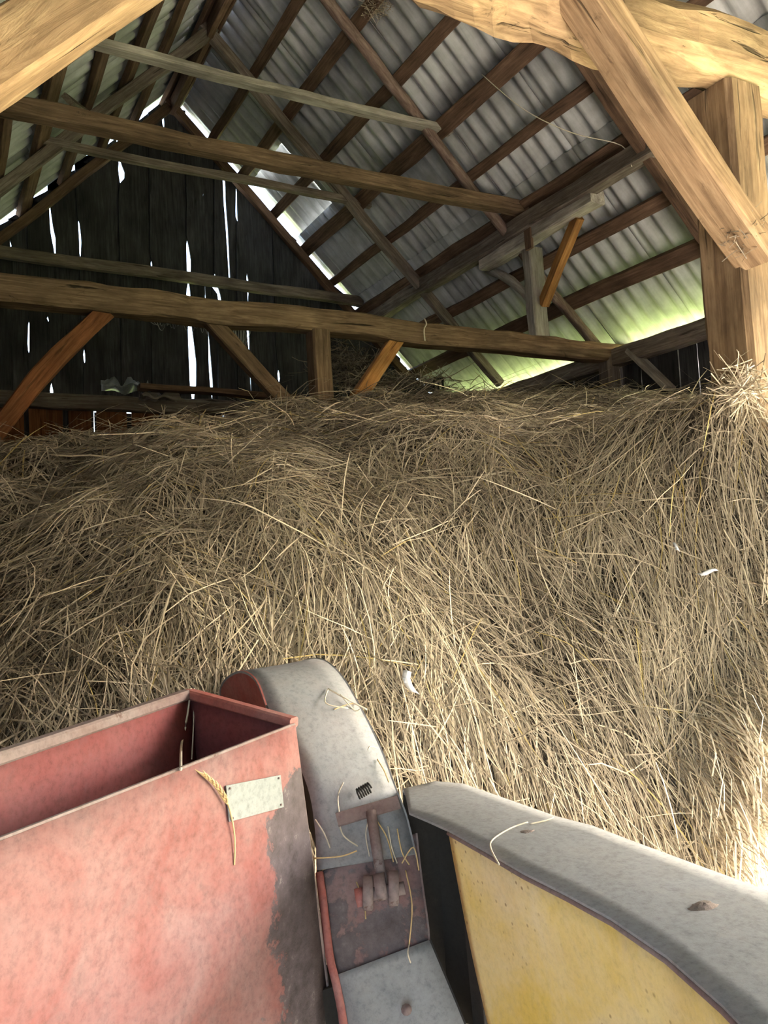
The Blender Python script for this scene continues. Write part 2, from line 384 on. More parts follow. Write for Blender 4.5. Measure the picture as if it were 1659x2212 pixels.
# ------------------------------------------------------------------ setting: ground, floor, walls
def slab(name, x0, x1, y0, y1, z0, z1, mat):
    me = boxmesh(name, x1-x0, y1-y0, z1-z0)
    return link(name, me, mat, None, Matrix.Translation(((x0+x1)/2, (y0+y1)/2, (z0+z1)/2)))
tag(slab('ground', -60, 60, -60, 60, -0.4, -0.12, 'grass_ground'), 'grassy ground outside the barn', None, None, 'structure')
tag(slab('yard', -40, XL-0.15, -40, 40, -0.13, -0.06, 'yard_gravel'), 'pale gravel yard outside the shaded doorway', None, None, 'structure')
tag(slab('floor', XL-0.1, XR+0.1, YB-0.1, YG+0.1, -0.12, 0.0, 'floor_litter'), 'straw littered barn floor beneath the machine and hay', None, None, 'structure')

# back gable wall made of upright boards; seams measured on the photograph
wall_back = tag(empty('wall_back', W(RX, 10.05, 0)), 'dark gable wall of upright weathered boards with daylight in the gaps', None, None, 'structure')
def gk(px, py):
    v = atY(px, py, 10.05); return v.x, v.z
PXU = 0.0056
def seam(keys):
    k = [(gk(px, py)[1], gk(px, py)[0], w*PXU*S) for px, py, w in keys]
    k.sort(); z = [a[0] for a in k]; return (z, [a[1] for a in k], [a[2] for a in k])
def vseam(px, w):                  # straight seam through (px, 550)
    x, _ = gk(px, 550); return ([0, 9], [x, x], [w*PXU*S]*2)
seams = [
    vseam(-430, 0.4), vseam(-340, 0.4), vseam(-250, 0.4), vseam(-170, 0.4), vseam(-100, 0.5), vseam(-45, 0.6),
    seam([(20, 400, .3), (22, 515, 1.5), (24, 530, 3), (24, 545, 2), (25, 560, .3), (26, 860, .3)]),
    seam([(62, 400, .2), (64, 640, .3), (62, 740, 3), (64, 780, 1), (66, 860, .3)]),
    seam([(106, 400, .5), (108, 448, 3), (112, 490, 7), (116, 512, 9), (119, 540, 4), (121, 566, 2.5), (121, 600, .3), (104, 670, .3), (104, 690, 4.5), (105, 704, .4), (108, 768, .5), (107, 778, 5), (107, 790, .4), (112, 830, 2), (112, 846, 8), (113, 860, 5)]),
    seam([(166, 400, .4), (170, 470, 1.5), (174, 515, 4), (174, 560, 1.6), (176, 620, .3), (180, 740, .3), (183, 770, 4), (184, 788, .4), (184, 860, .3)]),
    seam([(230, 400, .2), (230, 700, .3), (228, 735, 1.5), (228, 770, .3), (230, 860, .2)]),
    seam([(245, 220, .5), (250, 285, 5), (252, 300, 6), (256, 320, 2), (259, 350, 3), (263, 368, 13), (264, 385, 9), (261, 396, 1), (258, 430, 1.2), (262, 590, 1.2), (264, 700, 1.0), (265, 830, 1.2), (266, 860, .6)]),
    seam([(300, 300, .2), (302, 560, .2), (304, 860, .2)]),
    seam([(325, 300, .3), (327, 540, .4), (328, 560, 2), (329, 590, 2), (330, 606, .4), (332, 860, .3)]),
    seam([(351, 235, 1), (353, 252, 6), (354, 268, 6), (355, 280, 1), (350, 330, 1), (349, 560, .4), (356, 730, .3), (356, 860, .3)]),
    seam([(400, 250, .3), (406, 440, 1), (405, 520, 1.5), (407, 540, 6), (409, 565, 9), (409, 590, 7), (408, 604, 2), (408, 618, 3), (408, 630, 9), (408, 645, 8), (409, 660, 2), (410, 690, 6), (413, 730, 11), (417, 780, 15), (418, 830, 13), (418, 860, 4)]),
    seam([(432, 300, .3), (438, 412, .8), (440, 420, 8), (440, 430, .8), (440, 545, 1), (441, 552, 4), (442, 560, .6), (444, 630, 3), (445, 645, 4), (446, 660, 1), (448, 700, 2), (452, 730, 4), (455, 790, 8), (458, 830, 9), (459, 860, 3)]),
    seam([(466, 300, .3), (466, 590, .3), (464, 604, 8), (464, 614, 17), (468, 623, 10), (474, 634, 5), (476, 642, 9), (476, 650, 4), (474, 662, .5), (474, 860, .3)]),
    seam([(478, 300, .8), (482, 362, 3), (485, 390, 8), (487, 440, 7), (491, 490, 7), (494, 540, 6), (497, 600, 5), (498, 618, 2), (500, 660, .4), (502, 860, .3)]),
    seam([(512, 350, .3), (512, 460, 3), (513, 470, 4), (514, 480, .5), (516, 860, .2)]),
    seam([(528, 380, .3), (532, 512, .5), (532, 518, 4), (533, 526, .5), (534, 585, 1), (536, 600, 7), (537, 625, 7), (537, 645, 3), (536, 700, 8), (538, 735, 7), (540, 770, 2), (542, 810, 4), (543, 836, 4), (544, 860, .5)]),
    seam([(586, 440, .3), (590, 495, 1.5), (592, 520, .3), (598, 740, .3), (602, 790, 1.2), (604, 815, 4), (605, 830, .4), (606, 860, .3)]),
    vseam(640, .3), vseam(690, .4), vseam(745, .3), vseam(800, .3), vseam(850, .3), vseam(905, .3), vseam(960, .3), vseam(1015, .3),
]
def sx(s, z): return float(np.interp(z, s[0], s[1])), float(np.interp(z, s[0], s[2]))
ZPL = W(0, 0, 2.02).z
for i in range(len(seams)-1):
    a, b = seams[i], seams[i+1]
    xm = (sx(a, 5)[0]+sx(b, 5)[0])/2
    def rooftop(x):
        xu = x/S
        return (min(RZ-(xu-RX)*1.01-0.10, RZ+(xu-RX)-0.02))*S+H
    ztop = rooftop(xm)
    if ztop < ZPL+0.15: continue
    nz = max(8, int((ztop-ZPL)/0.07)); vs, fs = [], []
    yo = 10.05*S+(0.0 if i % 2 else 0.028)+0.006*random.random()
    for k in range(nz+1):
        t = k/nz; z = ZPL+(ztop-ZPL)*t
        xa, wa = sx(a, z); xb, wb = sx(b, z)
        l, r = xa+wa/2-(0.014 if wa < 0.0085 else 0), xb-wb/2+(0.014 if wb < 0.0085 else 0)
        l += 0.0015*noise.noise((z*9, i, 0)); r += 0.0015*noise.noise((z*9, i, 5))
        zl, zr = min(z, rooftop(l)) if t == 1 else z, min(z, rooftop(r)) if t == 1 else z
        if t == 1: zl, zr = rooftop(l), rooftop(r)
        for yy in (yo, yo+0.024): vs += [(l, yy, zl), (r, yy, zr)]
    for k in range(nz):
        q = k*4
        fs += [(q, q+1, q+5, q+4), (q+3, q+2, q+6, q+7), (q+2, q, q+4, q+6), (q+1, q+3, q+7, q+5)]
    fs += [(0, 2, 3, 1), (nz*4, nz*4+1, nz*4+3, nz*4+2)]
    # grain runs along local x: store the board with x up
    c = Vector((xm, yo, ZPL)); vs = [(v[2]-c.z, v[0]-c.x, v[1]-c.y) for v in vs]
    mw = Matrix(((0, 1, 0, c.x), (0, 0, 1, c.y), (1, 0, 0, c.z), (0, 0, 0, 1)))
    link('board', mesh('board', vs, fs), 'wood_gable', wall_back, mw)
# lower boards of the gable (reddish, short) with an outer layer behind them
low_px = [(-60, 50), (60, 98), (98, 132), (146, 195), (205, 270), (279, 337), (346, 400), (412, 475), (482, 540), (548, 610), (618, 680), (690, 750), (760, 830), (840, 910), (920, 1010)]
for i, (a, b) in enumerate(low_px):
    xa, xb = gk(a, 905)[0], gk(b, 905)[0]
    if xb > XR: xb = XR
    zt = W(0, 0, 2.0).z
    timber('lower_board', Vector(((xa+xb)/2, 10.0*S-0.03, 0.0)), Vector(((xa+xb)/2+0.004*(i % 3), 10.0*S-0.03, zt-0.02*(i % 2))), xb-xa, 0.025, 'wood_red', up=(0, -1, 0), parent=wall_back, rough=0.003)
for i in range(17):
    xa = XL+i*(XR-XL)/17
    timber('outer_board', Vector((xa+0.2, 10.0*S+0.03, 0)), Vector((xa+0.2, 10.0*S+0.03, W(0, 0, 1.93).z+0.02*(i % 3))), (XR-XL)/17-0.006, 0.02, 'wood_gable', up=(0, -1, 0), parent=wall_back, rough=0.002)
# right wall boards under the eave plate, with the tall threshing doorway at the near end
wall_right = tag(empty('wall_right', (XR, 5, 0)), 'dark board wall under the eave behind the hay', None, None, 'structure')
y = DOOR_Y1+0.12; k = 0
while y < YG:
    w = 0.20+0.05*random.random(); g = 0.012 if k % 5 == 2 else 0.003
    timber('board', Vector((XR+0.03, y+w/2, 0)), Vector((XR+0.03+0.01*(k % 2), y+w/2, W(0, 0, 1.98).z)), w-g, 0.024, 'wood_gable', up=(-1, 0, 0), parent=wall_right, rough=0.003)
    y += w; k += 1
for y0 in np.arange(YB, DOOR_Y0, 0.25):
    timber('board', Vector((XR+0.03, y0+0.125, 0)), Vector((XR+0.03, y0+0.125, W(0, 0, 1.98).z)), 0.25, 0.024, 'wood_gable', up=(-1, 0, 0), parent=wall_right)
wall_left = tag(empty('wall_left', (XL, 5, 0)), 'board wall on the side of the barn out of sight', None, None, 'structure')
for y0 in np.arange(YB, YG, 0.3):
    zb = LD_TOP if LD_Y0 < y0+0.15 < LD_Y1 else 0.0
    timber('board', Vector((XL-0.03, y0+0.15, zb)), Vector((XL-0.03, y0+0.15, W(0, 0, 2.3).z)), 0.3, 0.024, 'wood_gable', up=(1, 0, 0), parent=wall_left, step=1)
wall_front = tag(empty('wall_front', (RX*S, YB, 0)), 'board wall closing the barn behind the viewer', None, None, 'structure')
for x0 in np.arange(XL, XR, 0.3):
    xm = x0+0.15; zt = (min(RZ-(xm/S-RX)*1.01, RZ+(xm/S-RX))-0.1)*S+H
    zb = 0.0
    timber('board', Vector((xm, YB, zb)), Vector((xm, YB, zt)), 0.3, 0.024, 'wood_dusty', up=(0, 1, 0), parent=wall_front, step=1)

# ------------------------------------------------------------------ roof: corrugated sheets and battens
PITCH = 0.177; NW = 6.5; SHW = PITCH*NW; SHL = 1.27
def corrugated(name, length, waves=NW):
    nseg = int(waves*8); vs, fs = [], []
    for i in range(nseg+1):
        x = i/nseg*waves*PITCH - waves*PITCH/2; z = 0.025*math.cos(2*math.pi*x/PITCH)
        for yy in (-length/2, length/2):
            for dz in (0.0, 0.006): vs.append((x, yy, z+dz))
    for i in range(nseg):
        q = i*4
        fs += [(q, q+2, q+6, q+4), (q+1, q+5, q+7, q+3), (q, q+4, q+5, q+1), (q+2, q+3, q+7, q+6)]
    fs += [(0, 1, 3, 2), (nseg*4, nseg*4+2, nseg*4+3, nseg*4+1)]
    me = mesh(name, vs, fs)
    fl = [False]*len(me.polygons)
    for i in range(nseg): fl[i*4] = True; fl[i*4+1] = True
    me.polygons.foreach_set('use_smooth', fl)
    me.materials.append(MATS['asbestos_sheet']); return me
SHEET = corrugated('roof_sheet', SHL)
roofs = {}
for side in ('right', 'left'):
    lab = 'corrugated grey cement roof slope on brown battens, lit from below' if side == 'right' else 'corrugated grey roof slope in shade on the far side of the ridge'
    roofs[side] = tag(empty('roof_'+side, roofR(2.5, 5) if side == 'right' else roofL(2.5, 5)), lab, None, None, 'structure')
    fn = roofR if side == 'right' else roofL
    # joints between sheet columns: an open joint lies between the second and the last rafter
    ycols = []
    yy = (10.065 if side == 'right' else 10.08)*S
    while yy > YB-0.2:
        ycols.append((yy-SHW, yy)); yy -= SHW-0.088
    for ci, (ya, yb) in enumerate(ycols):
        for ri in range(5):
            sc = (0.10+ri*1.1)*S+SHL/2 - (0.0 if ri else 0.05)
            if ri == 4: sc = 4.82*S
            ya, yb = ycols[ci]
            loose = side == 'right' and ri == 1 and ci == 0                                   # lifted sheet leaves an open joint
            if loose: ya += 0.055
            p = fn(sc/S, (ya+yb)/2/S, -0.03); d = (fn(2, 0)-fn(1, 0)).normalized()   # d: down the slope
            ax = Vector((0, 1, 0)); nz = Vector((1, 0, 1)).normalized() if side == 'right' else Vector((-1, 0, 1)).normalized()
            ay = -d
            if ax.cross(ay).dot(nz) < 0: ax = -ax
            nz = ax.cross(ay)
            mid = (ya+yb)/2
            jig = 0.02*noise.noise((ci*3.1, ri*2.7, 1 if side == 'right' else 9))
            sclx = (yb-ya)/SHW
            p = p+nz*(0.012*((ri+1) % 2)+0.008*(ci % 2)+(0.08 if loose else 0.0))
            m = Matrix(((ax.x*sclx, ay.x, nz.x, p.x), (ax.y*sclx, ay.y, nz.y, p.y+jig*0.3), (ax.z*sclx, ay.z, nz.z, p.z), (0, 0, 0, 1)))
            link('roof_sheet', SHEET, None, roofs[side], m)
    for s, w, h in ((0.14, 0.12, .05), (0.74, 0.10, .06), (1.29, 0.12, .06), (1.90, 0.12, .06), (2.51, 0.16, .06), (3.05, 0.10, .06), (3.64, 0.20, .05), (4.20, 0.12, .06), (4.735, 0.15, .06)):
        o = 0.035
        nrm = Vector((1, 0, 1)) if side == 'right' else Vector((-1, 0, 1))
        timber('batten', fn(s, YB/S, o), fn(s, 10.12, o), w, h, 'wood_batten', up=nrm, parent=roofs[side], rough=0.008, step=0.4)
# ridge boards
trim = tag(timber('trim_1', W(RX, YB/S, RZ-0.18), W(RX, 10.0, RZ-0.18), 0.06, 0.22, 'wood_batten'), 'dark ridge board along the top of the roof', None, None, 'structure')
cap = [[W(RX-0.17, yq, RZ-0.10) for yq in (YB/S, 7.35)], [W(RX, yq, RZ+0.085) for yq in (YB/S, 7.35)], [W(RX+0.17, yq, RZ-0.10) for yq in (YB/S, 7.35)]]
tag(shell('trim_2', cap, 0.01, 'asbestos_sheet', smooth=False), 'grey ridge capping over the roof', None, None, 'structure')
cap = [[W(RX-0.17, yq, RZ-0.10) for yq in (7.5, 10.15)], [W(RX, yq, RZ+0.085) for yq in (7.5, 10.15)], [W(RX+0.17, yq, RZ-0.10) for yq in (7.5, 10.15)]]
tag(shell('trim_3', cap, 0.01, 'asbestos_sheet', smooth=False), 'grey ridge capping near the gable', None, None, 'structure')

# ------------------------------------------------------------------ rafters
ROFF = 0.145
RAFT = [(9.97, 'sq'), (8.38, 'sq'), (6.62, 'pole'), (4.74, 'sq'), (3.05, 'pole'), (1.3, 'sq'), (-0.4, 'sq'), (-2.1, 'sq')]
rl = {9.97: 'dark rafter along the edge of the gable boards, {}', 8.38: 'greyish squared rafter second from the gable, {}', 6.62: 'round barked pole rafter third from the gable, {}',
      4.74: 'dark rafter fourth from the gable, above the big brace, {}', 3.05: 'pole rafter fifth from the gable, {}', 1.3: 'rafter sixth from the gable, {}', -0.4: 'rafter seventh from the gable, {}', -2.1: 'rafter eighth from the gable, {}'}
for yq, kd in RAFT:
    for side, fn in (('right', roofR), ('left', roofL)):
        o = ROFF if yq < 9.9 else 0.135
        nrm = Vector((1, 0, 1)) if side == 'right' else Vector((-1, 0, 1))
        w, h, mt = (0.11, 0.11, 'wood_pole') if kd == 'pole' else (0.10, 0.11, 'wood_grey' if 7 < yq < 9 else 'wood_batten')
        if yq == 9.97: w, h = 0.09, 0.10
        send = 5.35 if yq > 9 or yq < 6 else 5.3
        r = timber('rafter', fn(0.05, yq, o), fn(send, yq, o), w, h, mt, up=nrm, kind='round' if kd == 'pole' else 'square', rough=0.015 if kd == 'pole' else 0.008, taper=0.9, bend=(0.02 if kd == 'pole' else 0.0, 0))
        tag(r, rl[yq].format('on the bright roof slope' if side == 'right' else 'on the shaded roof slope'), 'rafter', 'roof rafters')

# ------------------------------------------------------------------ purlins, plates, collars
tag(timber('purlin', W(5.28, 9.8, 3.30), W(5.28, -3.4, 3.30), 0.13, 0.16, 'wood_grey', rough=0.010), 'long grey purlin beam carrying the bright roof slope', 'beam')
tag(timber('purlin', W(0.19, 9.8, 3.36), W(0.19, -3.4, 3.36), 0.13, 0.16, 'wood_grey', rough=0.010), 'long purlin beam under the shaded roof slope', 'beam')
tag(timber('eave_plate', W(6.46, 9.9, 2.04), W(6.46, -3.6, 2.04), 0.14, 0.17, 'wood_grey', rough=0.008), 'grey eave plate along the top of the board wall', 'beam')
tag(timber('eave_plate', W(-0.95, 9.9, 2.26), W(-0.95, -3.6, 2.26), 0.14, 0.17, 'wood_grey', rough=0.008), 'eave plate above the left board wall, out of sight', 'beam')
tag(timber('saddle_block', W(5.34, 7.16, 3.17), W(5.34, 5.40, 3.185), 0.15, 0.12, 'wood_pale', rough=0.010), 'pale saddle block bolted under the purlin on a short post', 'beam')
tag(timber('collar_beam', W(0.05, 6.38, 3.47), W(5.30, 6.38, 3.46), 0.12, 0.125, 'wood_frame', rough=0.012), 'reddish brown squared collar beam resting on the purlins', 'beam')
tag(timber('collar_beam', W(0.95, 6.60, 4.25), W(4.60, 6.60, 4.235), 0.11, 0.055, 'wood_pale', rough=0.010), 'thin collar board with a pale dusty top between pole rafters', 'beam')
tag(timber('collar_beam', W(0.98, 8.36, 4.27), W(4.62, 8.36, 4.225), 0.06, 0.075, 'wood_grey', rough=0.010), 'thin grey collar board near the gable between squared rafters', 'beam')
tag(timber('strut', W(1.12, 7.53, 4.28), W(1.80, 9.2, 4.98), 0.05, 0.10, 'wood_grey', up=(1, 0, -1), rough=0.008), 'short grey wind brace board under the shaded roof slope', 'brace')
tag(timber('gable_rail', W(-0.9, 9.9, 3.72), W(5.25, 9.9, 3.58), 0.09, 0.12, 'wood_grey', rough=0.010), 'grey rail nailed across the gable boards', 'beam')
tag(timber('gable_plate', W(-0.9, 9.86, 2.01), W(6.4, 9.86, 2.01), 0.14, 0.16, 'wood_grey', rough=0.008), 'grey sill beam at the foot of the tall gable boards', 'beam')

# ------------------------------------------------------------------ middle cross frame over the hay
tag(timber('tie_beam', W(-1.0, 6.5, 2.12), W(6.75, 6.5, 2.10), 0.19, 0.205, 'wood_frame', rough=0.016, step=0.15, taper=0.86), 'long hewn tie beam with drying cracks crossing above the hay', 'beam')
tag(timber('post', Vector((W(3.0, 6.5, 0).x, 6.5*S, 0)), W(2.995, 6.5, 2.04), 0.16, 0.165, 'wood_frame', up=(0, -1, 0), rough=0.006), 'squared post standing in the hay under the middle tie beam', 'post')
tag(timber('brace', W(2.78, 6.5, 1.28), W(2.02, 6.5, 2.05), 0.10, 0.12, 'wood_frame', rough=0.006), 'diagonal brace with its foot at the hay, left of the middle post', 'brace')
tag(timber('brace', W(3.24, 6.5, 1.32), W(3.80, 6.5, 2.05), 0.10, 0.12, 'wood_orange', rough=0.006), 'orange brown brace beside the hay clump, right of the middle post', 'brace')
tag(timber('brace', W(0.25, 6.5, 0.86), W(1.19, 6.5, 2.05), 0.10, 0.13, 'wood_red', rough=0.012, bend=(0, 0.03)), 'dark reddish diagonal brace rising in front of the gable boards', 'brace')
tag(timber('strut', W(5.48, 6.5, 2.20), W(5.46, 6.5, 3.12), 0.17, 0.12, 'wood_pale', up=(0, -1, 0), rough=0.008), 'short pale post standing on the tie beam under the purlin', 'post')
tag(timber('strut', W(5.50, 6.42, 2.52), W(5.40, 5.72, 3.14), 0.075, 0.105, 'wood_orange', rough=0.008), 'orange barked strut leaning from the short post to the saddle block', 'brace')
tag(timber('strut', W(5.50, 6.60, 2.58), W(5.44, 7.22, 3.14), 0.09, 0.09, 'wood_pale', kind='round', rough=0.010, bend=(0, 0.06)), 'curved pale strut on the far side of the short post', 'brace')
tag(timber('clamp_board', W(5.26, 6.30, 3.02), W(5.26, 6.30, 3.44), 0.03, 0.09, 'wood_batten', up=(0, -1, 0)), 'dark upright cleat hanging at the collar beam end', 'cleat')

# ------------------------------------------------------------------ front cross frame at the threshing floor
YF = 2.30
tag(timber('tie_beam', W(-1.0, YF, 2.08), W(6.6, YF, 2.10), 0.24, 0.275, 'wood_log', rough=0.035, step=0.09, ch=0.075), 'thick rough hewn log tie beam with holes and bark, resting on the big post', 'beam')
tag(timber('post', Vector((3.10*S, (YF+0.02)*S, 0)), W(3.09, YF+0.02, 1.96), 0.205, 0.215, 'wood_post', up=(0, -1, 0), rough=0.008, step=0.12), 'big weathered square post at the edge of the hay', 'post')
tag(timber('brace', W(3.04, YF-0.12, 1.17), W(1.96, YF-0.12, 2.23), 0.165, 0.105, 'wood_post', rough=0.008), 'wide sawn brace lapped over the log beam and notched into the big post', 'brace')
tag(timber('brace', W(-0.78, YF-0.05, 0.42), W(0.90, YF-0.05, 2.07), 0.12, 0.155, 'wood_log', rough=0.006), 'smooth warm lit brace rising to the log beam, opposite the big post', 'brace')
tag(timber('post', Vector((XL+0.08, YF*S, 0)), W(-0.87, YF, 1.96), 0.18, 0.18, 'wood_post', up=(0, -1, 0), step=0.5), 'wall post at the left doorway out of sight', 'post')
tag(timber('post', Vector((XR-0.08, YF*S, 0)), W(6.42, YF, 2.0), 0.18, 0.18, 'wood_post', up=(0, -1, 0), step=0.5), 'wall post beside the right doorway', 'post')
tag(timber('post', Vector((XR-0.08, 6.5*S, 0)), W(6.42, 6.5, 2.04), 0.16, 0.16, 'wood_grey', up=(0, -1, 0), step=0.5), 'grey wall post under the far end of the middle tie beam', 'post')
tag(timber('brace', W(6.44, 5.72, 1.55), W(6.44, 6.2, 2.06), 0.05, 0.13, 'wood_pale', up=(1, 0, 0)), 'pale slanting board nailed below the eave plate', 'board')
# low plank partition that holds the hay back from the threshing floor
part = tag(empty('partition_wall', (3.5, 1.815, 0)), 'low dusty plank partition at the foot of the hay beside the post', None, None, 'structure')
for k in range(30):
    x = 2.17+k*0.17
    if x > XR-0.2: break
    timber('plank', Vector((x+0.085, 1.815, 0)), Vector((x+0.085, 1.815+0.004*(k % 2), 0.80+0.02*random.random())), 0.166, 0.03, 'wood_grey', up=(0, -1, 0), parent=part, rough=0.003, step=0.2)

# ------------------------------------------------------------------ hay
HX = np.array([-0.9, 0.2, 0.65, 1.2, 2.0, 2.35, 2.72, 3.05, 4.2, 5.3, 6.05])
HY = np.array([1.70, 1.95, 2.15, 2.45, 2.8, 3.2, 4.0, 5.0, 6.0, 7.2, 8.6, 9.3])
#      front foot ..........................................................back
HZ = np.array([
    # x=-0.9   0.2   0.65   1.2   2.0   2.35  2.72  3.05   4.2   5.3  6.05
    [-1.65, -1.62, -1.58, -1.52, -1.35, -1.15, -0.95, -0.95, -0.95, -1.00, -1.00],   # 1.70
    [-1.35, -1.25, -1.18, -1.08, -0.80, -0.45,  0.38,  0.00, -0.40, -0.55, -0.60],   # 1.95
    [-0.95, -0.82, -0.70, -0.58, -0.36, -0.08,  0.70,  0.50, -0.05, -0.20, -0.30],   # 2.15
    [-0.62, -0.46, -0.30, -0.14,  0.00,  0.18,  0.66,  0.56,  0.18,  0.05, -0.05],   # 2.45
    [-0.40, -0.22, -0.04,  0.16,  0.31,  0.43,  0.62,  0.60,  0.46,  0.35,  0.28],   # 2.80
    [-0.20, -0.02,  0.17,  0.38,  0.53,  0.58,  0.63,  0.65,  0.66,  0.60,  0.55],   # 3.20
    [ 0.25,  0.32,  0.45,  0.60,  0.78,  0.80,  0.83,  0.86,  0.92,  0.92,  0.90],   # 4.00
    [ 0.55,  0.66,  0.74,  0.84,  1.00,  1.04,  1.08,  1.10,  1.15,  1.20,  1.22],   # 5.00
    [ 0.50,  0.60,  0.66,  0.76,  1.00,  1.10,  1.22,  1.26,  1.32,  1.40,  1.42],   # 6.00
    [ 0.58,  0.62,  0.66,  0.74,  0.96,  1.08,  1.25,  1.40,  1.46,  1.52,  1.55],   # 7.20
    [ 0.70,  0.74,  0.76,  0.80,  0.94,  1.05,  1.22,  1.45,  1.55,  1.60,  1.62],   # 8.60
    [ 0.80,  0.84,  0.86,  0.88,  0.98,  1.10,  1.24,  1.48,  1.58,  1.62,  1.62]])  # 9.30
GX = np.linspace(XL+0.02, XR-0.02, 200); GY = np.linspace(1.70, YG-0.12, 250)
def cubic_cols(xs, xk, Z):          # monotone-ish smooth interpolation: linear then blurred on the dense grid
    return np.stack([np.interp(xs, xk, Z[i]) for i in range(Z.shape[0])])
_t = cubic_cols(GX, HX, HZ); GZ = np.stack([np.interp(GY, HY, _t[:, j]) for j in range(len(GX))], axis=1)   # [y, x]
def blur(a, n):
    for _ in range(n):
        b = np.pad(a, 1, mode='edge'); a = (b[:-2, 1:-1]+b[2:, 1:-1]+b[1:-1, :-2]+b[1:-1, 2:]+2*b[1:-1, 1:-1])/6
    return a
GZ = blur(GZ, 14)
def vnoise(x, y, seed, f):          # smooth value noise on arrays
    g = np.random.default_rng(seed).random((64, 64))*2-1
    u, v = x*f, y*f; i, j = np.floor(u).astype(int), np.floor(v).astype(int); a, b = u-i, v-j
    a = a*a*(3-2*a); b = b*b*(3-2*b); q = lambda p, r: g[p % 64, r % 64]
    return (q(i, j)*(1-a)+q(i+1, j)*a)*(1-b)+(q(i, j+1)*(1-a)+q(i+1, j+1)*a)*b
_xx, _yy = np.meshgrid(GX, GY)
# on the steep front face the relief runs in tufts down the slope (noise stretched along y)
GZ = GZ + 0.07*vnoise(_xx, _yy*0.8, 1, 1.9) + 0.05*vnoise(_xx, _yy*0.7, 2, 4.3) + 0.028*vnoise(_xx, _yy, 3, 9.0) + 0.012*vnoise(_xx, _yy, 5, 19.0)
GZ = np.maximum(GZ+H, 0.01)
GZ = np.where((_xx > 2.16) & (_yy < 1.84), 0.005, GZ)      # held back by the plank partition
dyg, dxg = np.gradient(GZ, GY, GX)
def hsample(A, x, y):
    u = np.clip((x-GX[0])/(GX[1]-GX[0]), 0, len(GX)-1.001); v = np.clip((y-GY[0])/(GY[1]-GY[0]), 0, len(GY)-1.001)
    i, j = u.astype(int), v.astype(int); a, b = u-i, v-j
    return (A[j, i]*(1-a)+A[j, i+1]*a)*(1-b)+(A[j+1, i]*(1-a)+A[j+1, i+1]*a)*b
# solid core, coloured near black to imitate the shade between straws
nx, ny = len(GX), len(GY)
_v = np.stack([_xx, _yy, GZ-0.015], axis=-1).reshape(-1, 3)
_vb = _v.copy(); _vb[:, 2] = 0.0
me = bpy.data.meshes.new('hay_pile')
_q = [(j*nx+i, j*nx+i+1, (j+1)*nx+i+1, (j+1)*nx+i) for j in range(ny-1) for i in range(nx-1)]
rim = [i for i in range(nx)]+[j*nx+nx-1 for j in range(1, ny)]+[(ny-1)*nx+i for i in range(nx-2, -1, -1)]+[j*nx for j in range(ny-2, 0, -1)]
base = len(_v); _v = np.concatenate([_v, _vb[rim]]); nr = len(rim)
_q += [(rim[(k+1) % nr], rim[k], base+k, base+(k+1) % nr) for k in range(nr)]
me.from_pydata(_v.tolist(), [], _q); me.update(); me.polygons.foreach_set('use_smooth', [True]*len(me.polygons))
hay = tag(link('hay_pile', me, 'hay_core'), 'huge heap of loose dry hay filling the barn under the roof', 'hay', None, 'stuff')

